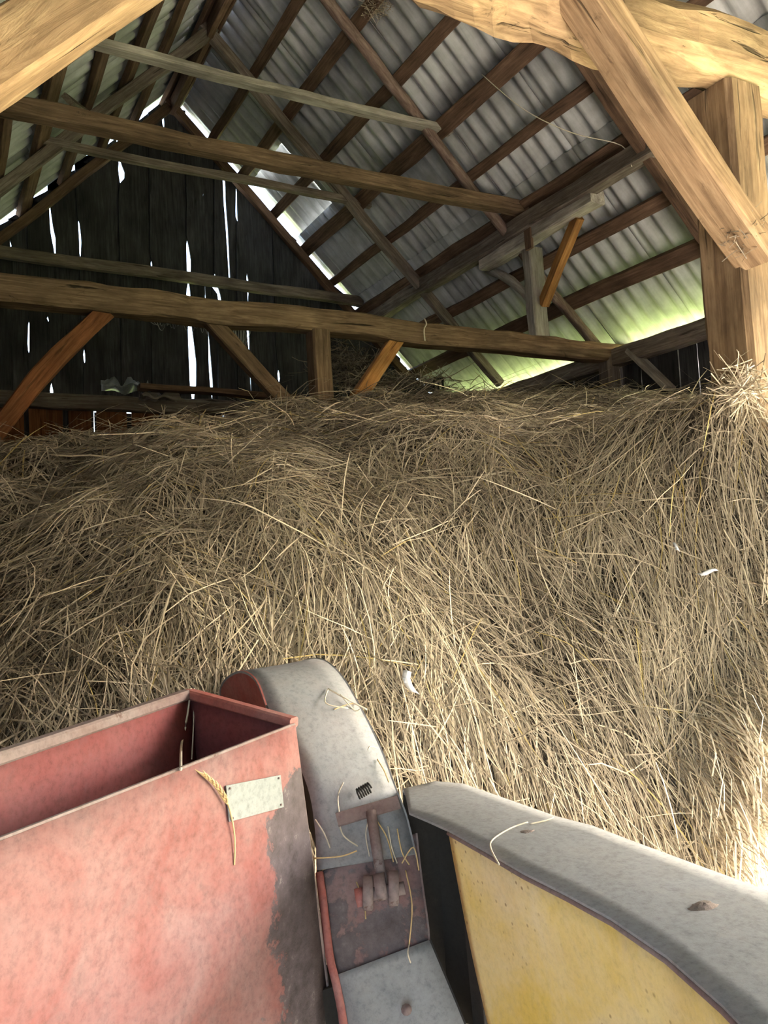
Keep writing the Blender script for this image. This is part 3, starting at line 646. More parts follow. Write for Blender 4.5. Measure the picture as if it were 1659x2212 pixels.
def strands(name, n, xr, yr, dens, lenr, wr, follow, liftr, dirspread, parent, stick=0.0, tone=(0.25, 0.95), seed=1, wildf=0.22, bend=0.05):
    g = np.random.default_rng(seed)
    m = n*6
    x = g.uniform(xr[0], xr[1], m); y = g.uniform(yr[0], yr[1], m)
    gx, gy = hsample(dxg, x, y), hsample(dyg, x, y)
    wgt = np.sqrt(1+gx**2+gy**2)*dens(x, y)
    keep = g.random(m) < wgt/np.quantile(wgt, 0.985); x, y, gx, gy = x[keep][:n], y[keep][:n], gx[keep][:n], gy[keep][:n]
    n = len(x)
    L = g.uniform(lenr[0], lenr[1], n)*g.uniform(0.6, 1.0, n); wd = g.uniform(wr[0], wr[1], n)
    # heading: downhill, fanned by clump noise, nearly random where it is flat
    steep = np.clip(np.hypot(gx, gy)/0.9, 0, 1)
    ang = np.arctan2(-gy, -gx)
    ang = np.where(steep > 0.05, ang, -1.57)
    clump = vnoise(x, y, 21, 2.2)*0.6+vnoise(x, y, 22, 6.5)*0.8
    ang = ang + clump*(1.25-0.35*steep) + (1-steep)*(1.1+0.5*vnoise(x, y, 23, 1.3)) + g.normal(0, dirspread, n)
    wild = g.random(n) < wildf; ang = np.where(wild, g.uniform(0, 6.28, n), ang)
    K = 5
    s = np.linspace(-0.5, 0.5, K)[None, :]
    tx, ty = np.cos(ang), np.sin(ang)
    slope = gx*tx+gy*ty
    hs = 1/np.sqrt(1+slope**2)                                   # horizontal share of the strand length
    cur = g.normal(0, bend, n)
    px_ = x[:, None]+(tx*hs*L)[:, None]*s - (ty*L*cur)[:, None]*(4*s*s)
    py_ = y[:, None]+(ty*hs*L)[:, None]*s + (tx*L*cur)[:, None]*(4*s*s)
    zs = hsample(GZ, x, y)[:, None]+(slope*hs*L)[:, None]*s
    zf = hsample(GZ, px_.ravel(), py_.ravel()).reshape(px_.shape)
    f = np.full(n, follow); f = np.where(g.random(n) < 0.25, f*0.4, f)
    lift = g.uniform(liftr[0], liftr[1], n)
    nz = 1/np.sqrt(1+gx**2+gy**2); nxv, nyv = -gx*nz, -gy*nz
    st = np.where(g.random(n) < stick, g.uniform(0.1, 0.55, n), g.normal(0, 0.04, n))*L
    out = lift[:, None]+st[:, None]*(s+0.5)+(np.abs(g.normal(0, 0.04, n))*L)[:, None]*(0.25-s*s)*2
    X = px_+nxv[:, None]*out; Y = py_+nyv[:, None]*out
    Z = zf*f[:, None]+zs*(1-f[:, None])+nz[:, None]*out
    Z = np.maximum(Z, 0.006)
    X = np.clip(X, XL+0.03, XR-0.04); Y = np.minimum(Y, YG-0.1)
    P = np.stack([X, Y, Z], -1)                                   # n,K,3
    T = np.gradient(P, axis=1); T /= np.linalg.norm(T, axis=2, keepdims=True)+1e-9
    # blade side: across the strand, twisted about it
    nv = np.stack([nxv, nyv, nz], -1)[:, None, :]+g.normal(0, 0.45, (n, 1, 3))
    B = np.cross(T, np.broadcast_to(nv, T.shape)); B /= np.linalg.norm(B, axis=2, keepdims=True)+1e-9
    tap = np.array([0.7, 1, 1, 0.9, 0.35])[None, :, None]
    A1 = P+B*(wd/2)[:, None, None]*tap; A2 = P-B*(wd/2)[:, None, None]*tap
    V = np.stack([A1, A2], 2).reshape(-1, 3)                      # per strand 2K verts
    k = np.arange(K-1)*2; quad = np.stack([k, k+1, k+3, k+2], -1)
    F = (np.arange(n)[:, None, None]*2*K+quad[None]).reshape(-1, 4)
    me = bpy.data.meshes.new(name)
    me.vertices.add(len(V)); me.vertices.foreach_set('co', V.astype(np.float32).ravel())
    me.loops.add(F.size); me.loops.foreach_set('vertex_index', F.astype(np.int32).ravel())
    me.polygons.add(len(F)); me.polygons.foreach_set('loop_start', np.arange(0, F.size, 4, dtype=np.int32))
    at = me.attributes.new('tone', 'FLOAT', 'POINT')
    tn = g.uniform(tone[0], tone[1], n)+0.16*vnoise(x, y, 31, 1.7)+0.10*vnoise(x, y, 32, 5)
    tn = np.where(g.random(n) < 0.02, 1.0, np.clip(tn, 0, 0.96))
    at.data.foreach_set('value', np.repeat(tn, 2*K).astype(np.float32))
    me.update(); me.validate()
    return link(name, me, 'straw', parent)
def near(p): return lambda x, y: 1/np.maximum(1.6, np.hypot(x, y))**p
c = tag(strands('straw_layer', 68000, (XL, XR), (1.72, 4.2), near(1.0), (0.14, 0.42), (0.0021, 0.0044), 0.75, (-0.01, 0.02), 0.55, hay, 0.03, (0.0, 0.7), 1), None, None, None, 'stuff')  # under layer toned darker, shade between the strands put into the colour
c = tag(strands('straw_top_layer', 38000, (XL, XR), (1.72, 4.2), near(1.2), (0.16, 0.55), (0.0021, 0.0044), 0.45, (0.012, 0.055), 0.5, hay, 0.06, (0.3, 0.96), 2), None, None, None, 'stuff')
c = tag(strands('straw_back_layer', 42000, (XL, XR), (3.9, YG-0.15), near(0.8), (0.2, 0.6), (0.004, 0.008), 0.6, (0.0, 0.05), 0.6, hay, 0.05, (0.15, 0.85), 3), None, None, None, 'stuff')
c = tag(strands('loose_stalks', 900, (XL, XR), (1.8, 6.5), near(1.0), (0.14, 0.34), (0.003, 0.005), 0.0, (0.02, 0.06), 0.9, hay, 0.7, (0.5, 0.96), 4), None, None, None, 'stuff')

def hanging(n, seed):
    g = np.random.default_rng(seed); K = 5; V = []; tone = g.uniform(.5, .96, n)
    for k in range(n):
        x = g.uniform(2.05, 3.4); t = np.linspace(0, 1, K); L = g.uniform(.12, .38); y0 = g.uniform(1.86, 2.0); z0 = float(hsample(GZ, np.array([x]), np.array([y0]))[0])+g.uniform(0, .04)
        out = y0-g.uniform(.06, .30)*np.minimum(1, t*1.6); dx = g.normal(.05, .07)
        z = z0+0.02*np.sin(t*3)-L*t**1.5; p = np.stack([x+dx*t, out, np.maximum(z, .02)], -1)
        b = np.array([1, g.normal(0, .4), g.normal(0, .3)]); b = b/np.linalg.norm(b)*g.uniform(.0014, .003)
        for q in range(K): V += [p[q]+b, p[q]-b]
    F = [(k*2*K+q*2, k*2*K+q*2+1, k*2*K+q*2+3, k*2*K+q*2+2) for k in range(n) for q in range(K-1)]
    me = mesh('hanging_straw', V, F); at = me.attributes.new('tone', 'FLOAT', 'POINT'); at.data.foreach_set('value', np.repeat(tone, 2*K).astype(np.float32))
    return tag(link('hanging_straw', me, 'straw', hay), None, None, None, 'stuff')
hanging(2600, 77)

# ------------------------------------------------------------------ red hopper with curved elevator chute
ZR, ZB = -0.33, -0.285
B0 = atZ(635, 1566, ZR); B1 = atZ(0, 1815, ZR); A0 = atZ(408, 1503, ZB); A1 = atZ(0, 1640, ZB)
fd = (B1-B0).normalized(); bd = (A1-A0).normalized()
LEN = 1.45
Bl = B0+fd*LEN; Al = A0+bd*LEN
Bb = atD(719, 2250, 1.70)                                        # foot of the right edge
ed = (Bb-B0).normalized()
mach = tag(empty('farm_machine', (B0.x-0.5, B0.y-0.4, 0)), 'dusty red farm machine with open hopper box and curved grey elevator hood', 'farm machine')
def panel(name, o, ax, ay, lx, ly, thick, mat, nx=14, ny=10, dent=0.004, taper=None):
    """flat sheet-metal panel; local x along ax from o, local y along ay, slightly dented"""
    ay = ay.normalized(); z = ax.cross(ay).normalized(); y = z.cross(ax).normalized()
    mw = Matrix(((ax.x, y.x, z.x, o.x), (ax.y, y.y, z.y, o.y), (ax.z, y.z, z.z, o.z), (0, 0, 0, 1)))
    kx, ky = ay.dot(ax), ay.dot(y); sd = random.random()*50
    rows = [[Vector((lx*i/nx+ly*j/ny*kx, ly*j/ny*ky, dent*(noise.noise((lx*i/nx*3+sd, ly*j/ny*3, sd))-noise.noise((lx*i/nx*3+sd, 0, sd))*max(0, 1-3*j/ny)))) for i in range(nx+1)] for j in range(ny+1)]
    return shell(name, rows, thick, mat, mach, True, False, mw)
fp = panel('front_panel', B0, fd, ed, LEN, 1.0, 0.004, 'paint_red_front', 24, 16, 0.003)
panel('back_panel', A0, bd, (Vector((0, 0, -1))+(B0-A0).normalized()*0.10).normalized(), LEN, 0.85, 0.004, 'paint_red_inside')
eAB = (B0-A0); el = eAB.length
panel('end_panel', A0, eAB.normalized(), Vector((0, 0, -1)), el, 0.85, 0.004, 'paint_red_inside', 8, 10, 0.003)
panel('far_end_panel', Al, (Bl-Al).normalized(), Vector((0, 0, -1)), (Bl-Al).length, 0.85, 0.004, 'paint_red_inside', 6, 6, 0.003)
# rolled rims, dusty on top
def rim_bar(p, q, w, h, mat='paint_red'):
    return timber('rim', p, q, w, h, mat, rough=0.001, parent=mach, step=0.2, ch=0.004)
o_ = Vector((0, 0, 0.004))
rim_bar(A0+o_, Al+o_, 0.026, 0.022, 'rusty_steel'); rim_bar(A0+o_, B0+o_, 0.026, 0.022, 'paint_red')
timber('rim', B0+o_*0.2, Bl+o_*0.2, 0.006, 0.007, 'rusty_steel', rough=0.0005, parent=mach, step=0.2)
timber('corner_angle', B0+Vector((0.002, 0.004, 0)), B0+ed*1.0, 0.009, 0.009, 'rusty_steel', rough=0.003, parent=mach, step=0.05, ch=0.003)
# data plate riveted to the front panel
def on_front(px, py, lift=0.006):
    n = fd.cross(ed).normalized(); v = Vector(ray(px, py)); c0 = Vector((0, 0, H)); t = (B0-c0).dot(n)/v.dot(n); p = c0+v*t
    if n.dot(c0-B0) < 0: n = -n
    return p+n*lift
pl = [on_front(*q, 0.009) for q in ((480, 1697), (598, 1674), (605, 1743), (487, 1775))]
dplate = shell('data_plate', [[pl[0], pl[1]], [pl[3], pl[2]]], 0.002, 'label_plate', mach, False); dplate['label'] = 'blank light grey data plate'
for q in ((487, 1703), (593, 1681), (598, 1738), (493, 1767)):
    p = on_front(*q, 0.010); tube('rivet', [p, p+(Vector((0, 0, H))-p).normalized()*0.002], 0.0022, 'rusty_steel', dplate, 8)
# dent fold on the front panel, a raised crease
tube('crease', smoothpath([on_front(412, 1680, 0.0005), on_front(408, 1760, 0.001), on_front(402, 1880, 0.001), on_front(405, 2010, 0.0)], 4), 0.0022, 'paint_red_front', mach, 6)

# curved elevator hood: a band of sheet steel, arched over at the top
LE = [(478, 1520, 2.30), (474, 1490, 2.26), (488, 1464, 2.20), (520, 1449, 2.13), (553, 1470, 2.04), (580, 1538, 1.97), (622, 1605, 1.92), (664, 1700, 1.87), (680, 1790, 1.84), (684, 1880, 1.80)]
RE = [(640, 1460, 2.42), (640, 1436, 2.38), (664, 1424, 2.31), (700, 1427, 2.23), (738, 1462, 2.15), (778, 1530, 2.07), (820, 1615, 2.00), (852, 1700, 1.93), (876, 1762, 1.89), (896, 1845, 1.84)]
def band(le, re, n=5, m=5, crown=0.012):
    a = smoothpath([atD(*p) for p in le], n); b = smoothpath([atD(*p) for p in re], n); rows = []
    for p, q in zip(a, b):
        row = []
        for k in range(m+1):
            t = k/m; v = p.lerp(q, t); row.append(v+(Vector((0, 0, H))-v).normalized()*crown*math.sin(math.pi*t))
        rows.append(row)
    return rows
hood_rows = band(LE, RE)
hood = shell('elevator_hood', hood_rows, 0.006, 'dusty_hood', mach, True); hood['label'] = 'curved grey dusty hood'
# left side plate under the arch (red), closing the band down to the machine body
side_l = [r[0] for r in hood_rows]; side_r = [r[-1] for r in hood_rows]
def skirt(name, edge, back, drop, mat):
    rows = [[p for p in edge], [p+back*0.5+Vector((0, 0, -drop*0.5)) for p in edge], [p+back+Vector((0, 0, -drop)) for p in edge]]
    return shell(name, rows, 0.004, mat, mach, False)
bk = Vector((_f[0], _f[1], 0)).normalized()
# flat red cheek: polygon fan filling the arch
cheek = side_l[:31]; base_pt = atD(560, 1580, 2.12)
rows = [[p for p in cheek], [p.lerp(base_pt, 0.5) for p in cheek], [p.lerp(base_pt, 0.98) for p in cheek]]
shell('side_cheek', rows, 0.004, 'paint_red', mach, False)['label'] = 'bright red side cheek'
skirt('hood_side', side_r, bk*0.10+Vector((0.02, 0, 0)), 0.16, 'dusty_hood')
skirt('hood_side', side_l[24:], bk*0.10, 0.16, 'dark_steel_and_shade')
LE2 = [(686, 1885, 1.815), (694, 1960, 1.77), (706, 2060, 1.72), (716, 2115, 1.70)]
RE2 = [(898, 1800, 1.875), (908, 1890, 1.83), (922, 1992, 1.77), (925, 2030, 1.75)]
rows2 = band(LE2, RE2, 5, 5, 0.006)
shell('lower_casing', rows2, 0.006, 'dusty_red_casing', mach, True)['label'] = 'rusty red lower casing'
skirt('casing_side', [r[-1] for r in rows2], bk*0.12, 0.18, 'rusty_steel'); skirt('casing_side', [r[0] for r in rows2], bk*0.12, 0.10, 'dark_steel_and_shade')  # hopper side coloured dark to stand for the shade in the gap
LE3 = [(722, 2108, 1.688), (732, 2212, 1.65), (752, 2400, 1.58), (775, 2620, 1.50)]
RE3 = [(927, 2030, 1.738), (1000, 2205, 1.66), (1075, 2400, 1.58), (1130, 2620, 1.50)]
rows3 = band(LE3, RE3, 5, 4, 0.003)
shell('cover_plate', rows3, 0.006, 'dusty_grey', mach, True)['label'] = 'pale grey dusty cover plate'
skirt('cover_side', [r[-1] for r in rows3], bk*0.14, 0.2, 'dark_steel_and_shade')
# rolled red flange up the left edge of the casing
tube('casing_flange', smoothpath([atD(690, 1885, 1.80), atD(700, 1965, 1.755), atD(712, 2065, 1.705), atD(726, 2125, 1.68), atD(742, 2212, 1.645), atD(764, 2400, 1.575)], 4), 0.009, 'paint_red', mach, 8)
# tension rod: bracket strip, coil spring, rod, clevis and pin
def bx(name, p, q, w, h, mat, up=(0, 0, 1), parent=mach): return timber(name, p, q, w, h, mat, up=up, parent=parent, rough=0.0015, step=0.03, ch=0.002)
view = lambda px, py, d, l=0.0: atD(px, py, d-l)
bx('bracket_strip', view(728, 1772, 1.84, .012), view(862, 1733, 1.86, .012), 0.030, 0.010, 'rusty_steel', up=(_u[0]-_f[0]*1.5, _u[1]-_f[1]*1.5, _u[2]))
rod_a, rod_b = view(801, 1752, 1.83), view(826, 1912, 1.745)
rod = tube('tension_rod', [rod_a, rod_a.lerp(rod_b, .5), rod_b], 0.012, 'rusty_steel', mach, 10)
sp = []
s0, s1 = view(772, 1716, 1.875, .012), view(800, 1700, 1.885, .012); sdir = (s1-s0); sn = sdir.normalized(); sa = sn.cross(Vector((0, 0, 1))).normalized(); sb = sn.cross(sa)
for k in range(6*10+1):
    a = 2*math.pi*k/10; sp.append(s0+sdir*(k/60)+sa*math.cos(a)*0.011+sb*math.sin(a)*0.011)
tube('coil_spring', sp, 0.0022, 'dark_steel_and_shade', mach, 5)
for q, nm in (((795, 1925, 1.735), 'clevis_lug'), ((850, 1915, 1.735), 'clevis_lug')):
    ctr = atD(*q); ax = Vector(_r)
    pts = [ctr+ax*d for d in (-0.010, -0.009, 0.009, 0.010)]
    vs, fs, ns = [], [], 16
    for d, rr in ((-0.011, 0.026), (-0.009, 0.031), (0.009, 0.031), (0.011, 0.026)):
        for j in range(ns):
            a = 2*math.pi*j/ns; sy = rr*(1.25 if math.sin(a) < 0 else 1.0)
            vs.append(ax*d+Vector(_u)*math.sin(a)*sy+Vector(_f)*math.cos(a)*rr)
    for i in range(3):
        for j in range(ns): fs.append((i*ns+j, i*ns+(j+1) % ns, (i+1)*ns+(j+1) % ns, (i+1)*ns+j))
    fs += [tuple(range(ns-1, -1, -1)), tuple(range(3*ns, 4*ns))]
    link(nm, mesh(nm, vs, fs, True), 'rusty_steel', mach, Matrix.Translation(ctr))
tube('clevis_pin', [atD(772, 1938, 1.735), atD(822, 1928, 1.735), atD(874, 1918, 1.735)], 0.013, 'rusty_steel', mach, 12)
tube('pin_nut', [atD(770, 1940, 1.735), atD(786, 1936, 1.735)], 0.021, 'paint_red', mach, 6)
tube('rod_eye', [atD(812, 1918, 1.735), atD(835, 1913, 1.735)], 0.027, 'rusty_steel', mach, 14)
tube('bolt', [atD(878, 2181, 1.655), atD(878, 2181, 1.640)], 0.011, 'rusty_steel', mach, 10)
# added dark box that blackens the gap, and legs carrying the machine (below the picture)
body_c = (B0+A0)/2+fd*0.55
link('gap_shade_box', boxmesh('gap_shade_box', 0.5, 1.2, 0.12), 'dark_steel_and_shade', mach, Matrix.Translation((body_c.x, body_c.y+0.1, 0.62)))
for dx in (-0.34, 0.34):
    for dy in (-0.40, 0.45):
        timber('support_leg', Vector((body_c.x+dx*0.6, body_c.y+dy, 0.0)), Vector((body_c.x+dx*0.6, body_c.y+dy, 0.6)), 0.05, 0.05, 'dark_steel_and_shade', up=(0, 1, 0), parent=mach)
foot = atD(860, 2400, 1.62)
timber('elevator_leg', Vector((foot.x, foot.y+0.12, 0.0)), Vector((foot.x, foot.y+0.16, 0.78)), 0.22, 0.10, 'dark_steel_and_shade', up=(0, 1, 0), parent=mach)

# ------------------------------------------------------------------ yellow trough machine with dusty grey top
ZT = -0.54
far = [(872, 1708), (940, 1692), (1000, 1697), (1065, 1720), (1200, 1768), (1280, 1789), (1360, 1820), (1510, 1876), (1659, 1931), (1900, 2022)]
near_ = [(884, 1760), (926, 1778), (968, 1797), (1050, 1843), (1130, 1890), (1225, 1938), (1320, 1990), (1440, 2072), (1560, 2178), (1640, 2260)]
fa = [atZ(px, py, ZT) for px, py in far]; ne = [atZ(px, py, ZT) for px, py in near_]
tr = tag(empty('grain_trough', (fa[3].x, fa[3].y, 0)), 'sheet metal trough with dusty grey top and worn yellow side, beside the red machine', 'farm machine')
ns_ = 6
fa_s = [p for p in fa]; ne_s = [p for p in ne]
rows = [[p.lerp(q, t/6)+Vector((0, 0, 0.006*math.sin(math.pi*t/6)))for t in range(7)] for p, q in zip(linpath(fa_s, ns_), linpath(ne_s, ns_))]
top = shell('top_plate', rows, 0.005, 'dusty_fender', tr, True, False); top['label'] = 'dusty grey top plate'
# yellow inner side: hangs from the near edge, bulging away and back
edge = linpath(ne_s[2:], 6)
foot_e = linpath([atD(1075, 2300, 1.50), atD(1135, 2315, 1.43), atD(1190, 2330, 1.36), atD(1260, 2360, 1.28), atD(1330, 2400, 1.2), atD(1480, 2460, 1.08), atD(1600, 2540, .98), atD(1750, 2650, .88)], 6)
rows = []
for k in range(9):
    t = k/8
    row = []
    for p, q in zip(edge, foot_e):
        v = p.lerp(q, t); v = v+Vector((0.0, 0.0, -0.03*math.sin(math.pi*t)))+bk*0.03*math.sin(math.pi*t)
        row.append(v)
    rows.append(row)
shell('side_plate', rows, 0.005, 'paint_yellow', tr, True, False)['label'] = 'worn yellow painted side plate'
tube('edge_roll', [p+Vector((0, 0, -0.003)) for p in edge], 0.004, 'rusty_steel', tr, 8)
tube('edge_roll', [p+Vector((0, 0, -0.004)) for p in linpath(fa_s, ns_)], 0.006, 'dusty_fender', tr, 8)
endp = [ne[0], ne[1]]
rows = [[fa[0]+Vector((0, 0, -0.01)), fa[1]+Vector((0, 0, -0.01))], [fa[0]+Vector((0, 0, -0.5)), fa[1]+Vector((0, 0, -0.5))]]
shell('back_plate', [[p+Vector((0, 0, -0.005)) for p in fa], [p+Vector((0, 0, -0.55)) for p in fa]], 0.005, 'dark_steel_and_shade', tr, False)
for (px, py, rr) in ((1138, 1800, 0.011), (1520, 1962, 0.016)):  # small clumps of dirt on the top plate
    c0 = atZ(px, py, ZT+0.008); vs, fs = [], []
    for i in range(7):
        for j in range(14):
            a = 2*math.pi*j/14; ph = (i/6)*math.pi/2; e = 1+0.5*noise.noise((px+math.cos(a)*1.5, math.sin(a)*1.5, i*0.4))
            vs.append((rr*e*1.6*math.cos(ph)*math.cos(a), rr*e*math.cos(ph)*math.sin(a), rr*0.45*math.sin(ph)*e))
    for i in range(6):
        for j in range(14): fs.append((i*14+j, i*14+(j+1) % 14, (i+1)*14+(j+1) % 14, (i+1)*14+j))
    link('dirt_clump', mesh('dirt_clump', vs, fs, True), 'dirt', tr, Matrix.Translation(c0))
for p in (ne[3].lerp(fa[3], .5), ne[8].lerp(fa[8], .6)):
    for q in (p,):
        timber('support_leg', Vector((q.x, q.y+0.05, 0.0)), Vector((q.x, q.y+0.05, H+ZT-0.01)), 0.05, 0.05, 'dark_steel_and_shade', up=(0, 1, 0), parent=tr)

# ------------------------------------------------------------------ small things
def ribbonstraw(name, pts, w, mat, label, cat, group=None):
    o = tube(name, smoothpath(pts, 5), w, mat, None, 5); return tag(o, label, cat, group)
# seed head lying on the red panel
st = [on_front(500, 1868, .006), on_front(496, 1800, .010), on_front(480, 1735, .012), on_front(458, 1700, .012), on_front(432, 1674, .010)]
ear = tag(empty('grass_stalk', st[0]), 'dry grass stalk with seed head leaning on the red front panel', 'grass stalk')
tube('stem', smoothpath(st, 5), 0.0016, 'wheat', ear, 5)
path = smoothpath(st[2:], 7)
for k, p in enumerate(path):
    d = (path[min(k+1, len(path)-1)]-path[max(k-1, 0)]).normalized(); sdv = Vector(_r)*(1 if k % 2 else -1)
    tube('spikelet', [p, p+d*0.008+sdv*0.004, p+d*0.020+sdv*0.006], 0.0028, 'wheat', ear, 5, taper=0.2)
def aboveA(px, py, d): return atD(px, py, d)
ribbonstraw('twine', [A0+Vector((0.005, 0, 0.016)), atD(402, 1560, 1.86), atD(392, 1610, 1.80), on_front(378, 1662, .012)], 0.0028, 'twine', 'frayed twine tied from the hopper corner down to its front rim', 'twine')
ribbonstraw('twine', [A0+Vector((0.012, -0.004, 0.016)), atD(418, 1565, 1.88), atD(414, 1640, 1.84)], 0.0016, 'twine', 'thin dusty thread hanging inside the hopper corner', 'twine')
ribbonstraw('twine', [on_front(0, 0, 0) if False else atD(455, 1512, 1.92), atD(452, 1560, 1.90), atD(455, 1625, 1.86)], 0.0014, 'twine', 'thin dusty thread hanging from the hopper end rim', 'twine')
def near_hood(px, py, lift=0.014):
    # distance of the hood under this pixel, taken from its rows
    best, bd_ = None, 1e9
    for r in hood_rows+rows2+rows3:
        for v in r:
            w_ = v-Vector((0, 0, H)); z = w_.dot(Vector(_f)); x = CX+FPX*w_.dot(Vector(_r))/z; y = CY-FPX*w_.dot(Vector(_u))/z
            q = (x-px)**2+(y-py)**2
            if q < bd_: bd_, best = q, z
    return atD(px, py, best-lift)
for pts, w_, m_, lab in (([(709, 1488), (745, 1508), (793, 1533)], .0022, 'pale_straw', 'long pale straw slanting over the crown of the grey hood'), ([(709, 1488), (704, 1519), (752, 1530)], .0016, 'pale_straw', 'kinked pale straw folded on the crown of the grey hood'),
                         ([(722, 1532), (760, 1520), (780, 1527)], .0016, 'wheat', 'yellowish straw lying level on the hood crown'), ([(735, 1500), (765, 1534), (778, 1532)], .0018, 'pale_straw', 'short pale straw crossing the long one on the hood crown')):
    ribbonstraw('straw', [near_hood(*p) for p in pts], w_, m_, lab, 'straw', 'straws on the hood crown')
for pts, lab in (([(677, 1854), (735, 1850), (771, 1838)], 'pale straw lying across the seam between hood and red casing'), ([(731, 1770), (742, 1805), (773, 1828)], 'bent straw hanging from the hopper side end of the bracket strip'),
                 ([(681, 1770), (700, 1800), (713, 1832)], 'short straw on the hood edge next to the hopper gap'), ([(858, 1790), (868, 1840), (884, 1868)], 'curved straw hanging at the outer edge of the casing'),
                 ([(838, 1785), (846, 1830), (858, 1865)], 'thin straw hanging close beside the tension rod'), ([(812, 1770), (836, 1810), (850, 1862)], 'slanting straw running from bracket strip to outer clevis lug'),
                 ([(800, 1760), (790, 1800), (798, 1850)], 'straw bowed against the tension rod'), ([(868, 1865), (893, 1830), (905, 1880)], 'arched straw over the casing corner by the dark gap'),
                 ([(876, 1880), (890, 1955), (884, 2040)], 'long straw trailing down the casing below the clevis'), ([(884, 2040), (881, 2060), (887, 2080)], 'short straw end on the pale cover plate'),
                 ([(795, 1620), (800, 1612), (815, 1617)], 'small hooked straw on the upper hood'), ([(815, 1640), (830, 1665), (840, 1690)], 'short straw along the outer hood edge'),
                 ([(770, 1905), (786, 1950), (790, 1985)], 'straw hanging off the clevis nut'), ([(734, 1765), (730, 1720), (742, 1690)], 'straw rising from the bracket strip beside the coil spring')):
    ribbonstraw('straw', [near_hood(*p, 0.02) for p in pts], 0.0016, random.choice(('pale_straw', 'wheat', 'twine')), lab, 'straw', 'straws caught on the tension rod')
for pts in ([(1140, 1776), (1105, 1788), (1066, 1812), (1060, 1832), (1078, 1868)], [(1145, 1780), (1180, 1772), (1195, 1766)]):
    ribbonstraw('twine', [atZ(px, py, ZT+0.012) for px, py in pts], 0.0016, 'pale_straw', 'pale looped straw lying on the dusty trough top' if len(pts) > 3 else 'short pale straw on the dusty trough top', 'straw')
# scraps of paper on the hay: point on the hay surface under a pixel
def on_hay(px, py):
    v = ray(px, py); t = 1.4
    while t < 9:
        x, y, z = v[0]*t, v[1]*t, v[2]*t+H
        if GY[0] < y < GY[-1] and float(hsample(GZ, np.array([x]), np.array([y]))[0]) > z: break
        t += 0.01
    return Vector((v[0]*(t-0.05), v[1]*(t-0.05), v[2]*(t-0.05)+H))
def scrap(name, pix, w, mat, label, cat):
    c_ = [on_hay(*p) for p in pix]; d0 = min((p-Vector((0, 0, H))).length for p in c_)
    dist = (on_hay(*pix[len(pix)//2])-Vector((0, 0, H))).dot(Vector(_f)) - 0.03
    rows = []
    for k, (px, py) in enumerate(pix):
        p = atD(px-w, py, dist+0.01*math.sin(k*2.1)); q = atD(px+w, py+4, dist+0.012*math.cos(k*1.7)); m_ = atD(px, py, dist-0.012)
        rows.append([p, m_, q])
    return tag(shell(name, rows, 0.0012, mat, None, True), label, cat)
scrap('paper_scrap', [(880, 1448), (877, 1462), (882, 1476), (890, 1488), (898, 1496)], 9, 'paper', 'crumpled white and blue paper scrap stuck in the hay front', 'paper')
scrap('paper_scrap', [(1458, 1172), (1461, 1180), (1464, 1188)], 5, 'paper', 'tiny white scrap high on the hay beside the post', 'paper')
scrap('paper_scrap', [(1508, 1240), (1520, 1238), (1536, 1230), (1546, 1228)], 6, 'paper', 'small pale flake on the hay below the white scrap', 'paper')
# dry twine hanging across from a batten to the purlin
tw = smoothpath([roofR(2.40, 5.69, .12), roofR(2.85, 5.45, .22), roofR(3.25, 5.18, .22), W(5.20, 4.94, 3.42), W(5.22, 4.86, 3.20)], 5)
tag(tube('twine', tw, 0.004, 'twine', None, 5), 'pale twine strung from a roof batten down to the purlin', 'twine')
tag(tube('twine', smoothpath([atY(917, 688, 6.35), atY(921, 700, 6.36), atY(916, 712, 6.37), atY(918, 736, 6.37)], 4), 0.006, 'pale_straw', None, 5), 'knotted bit of string on the middle tie beam', 'twine')
# cobwebs sagging under the tie beam
def cobweb(name, corners, label, n=16, sag=0.10):
    g = random.Random(len(label)); ew = tag(empty(name, corners[0]), label, 'cobweb')
    a, b, c_, d = corners
    vs, fs = [], []
    for k in range(n):
        t = (k+0.5*g.random())/n; p = a.lerp(b, t); q = d.lerp(c_, t+0.15*(g.random()-.5)); mid = p.lerp(q, .5)+Vector((0, 0, -sag*g.random()))
        prev = None
        for u in range(7):
            s_ = u/6; v = p.lerp(q, s_)+(mid-p.lerp(q, .5))*(4*s_*(1-s_))
            i0 = len(vs); vs += [v+Vector((0.0025, 0, 0.002)), v-Vector((0.0025, 0, 0.002)), v+Vector((0, 0.003, -0.002))]
            if prev is not None:
                for e in range(3): fs.append((prev+e, prev+(e+1) % 3, i0+(e+1) % 3, i0+e))
            prev = i0
    o = link('web_threads', mesh('web_threads', vs, fs), 'cobweb', ew); o['kind'] = 'stuff'
    return ew
cobweb('cobweb', [atY(320, 690, 6.55), atY(460, 697, 6.55), atY(440, 708, 7.2), atY(340, 698, 7.2)], 'sagging grey cobweb under the tie beam before the bright gap', 20, 0.08)
cobweb('cobweb', [atY(470, 700, 6.55), atY(548, 704, 6.55), atY(530, 745, 6.9), atY(500, 745, 6.9)], 'grey cobweb in the corner of tie beam and brace', 20, 0.05)
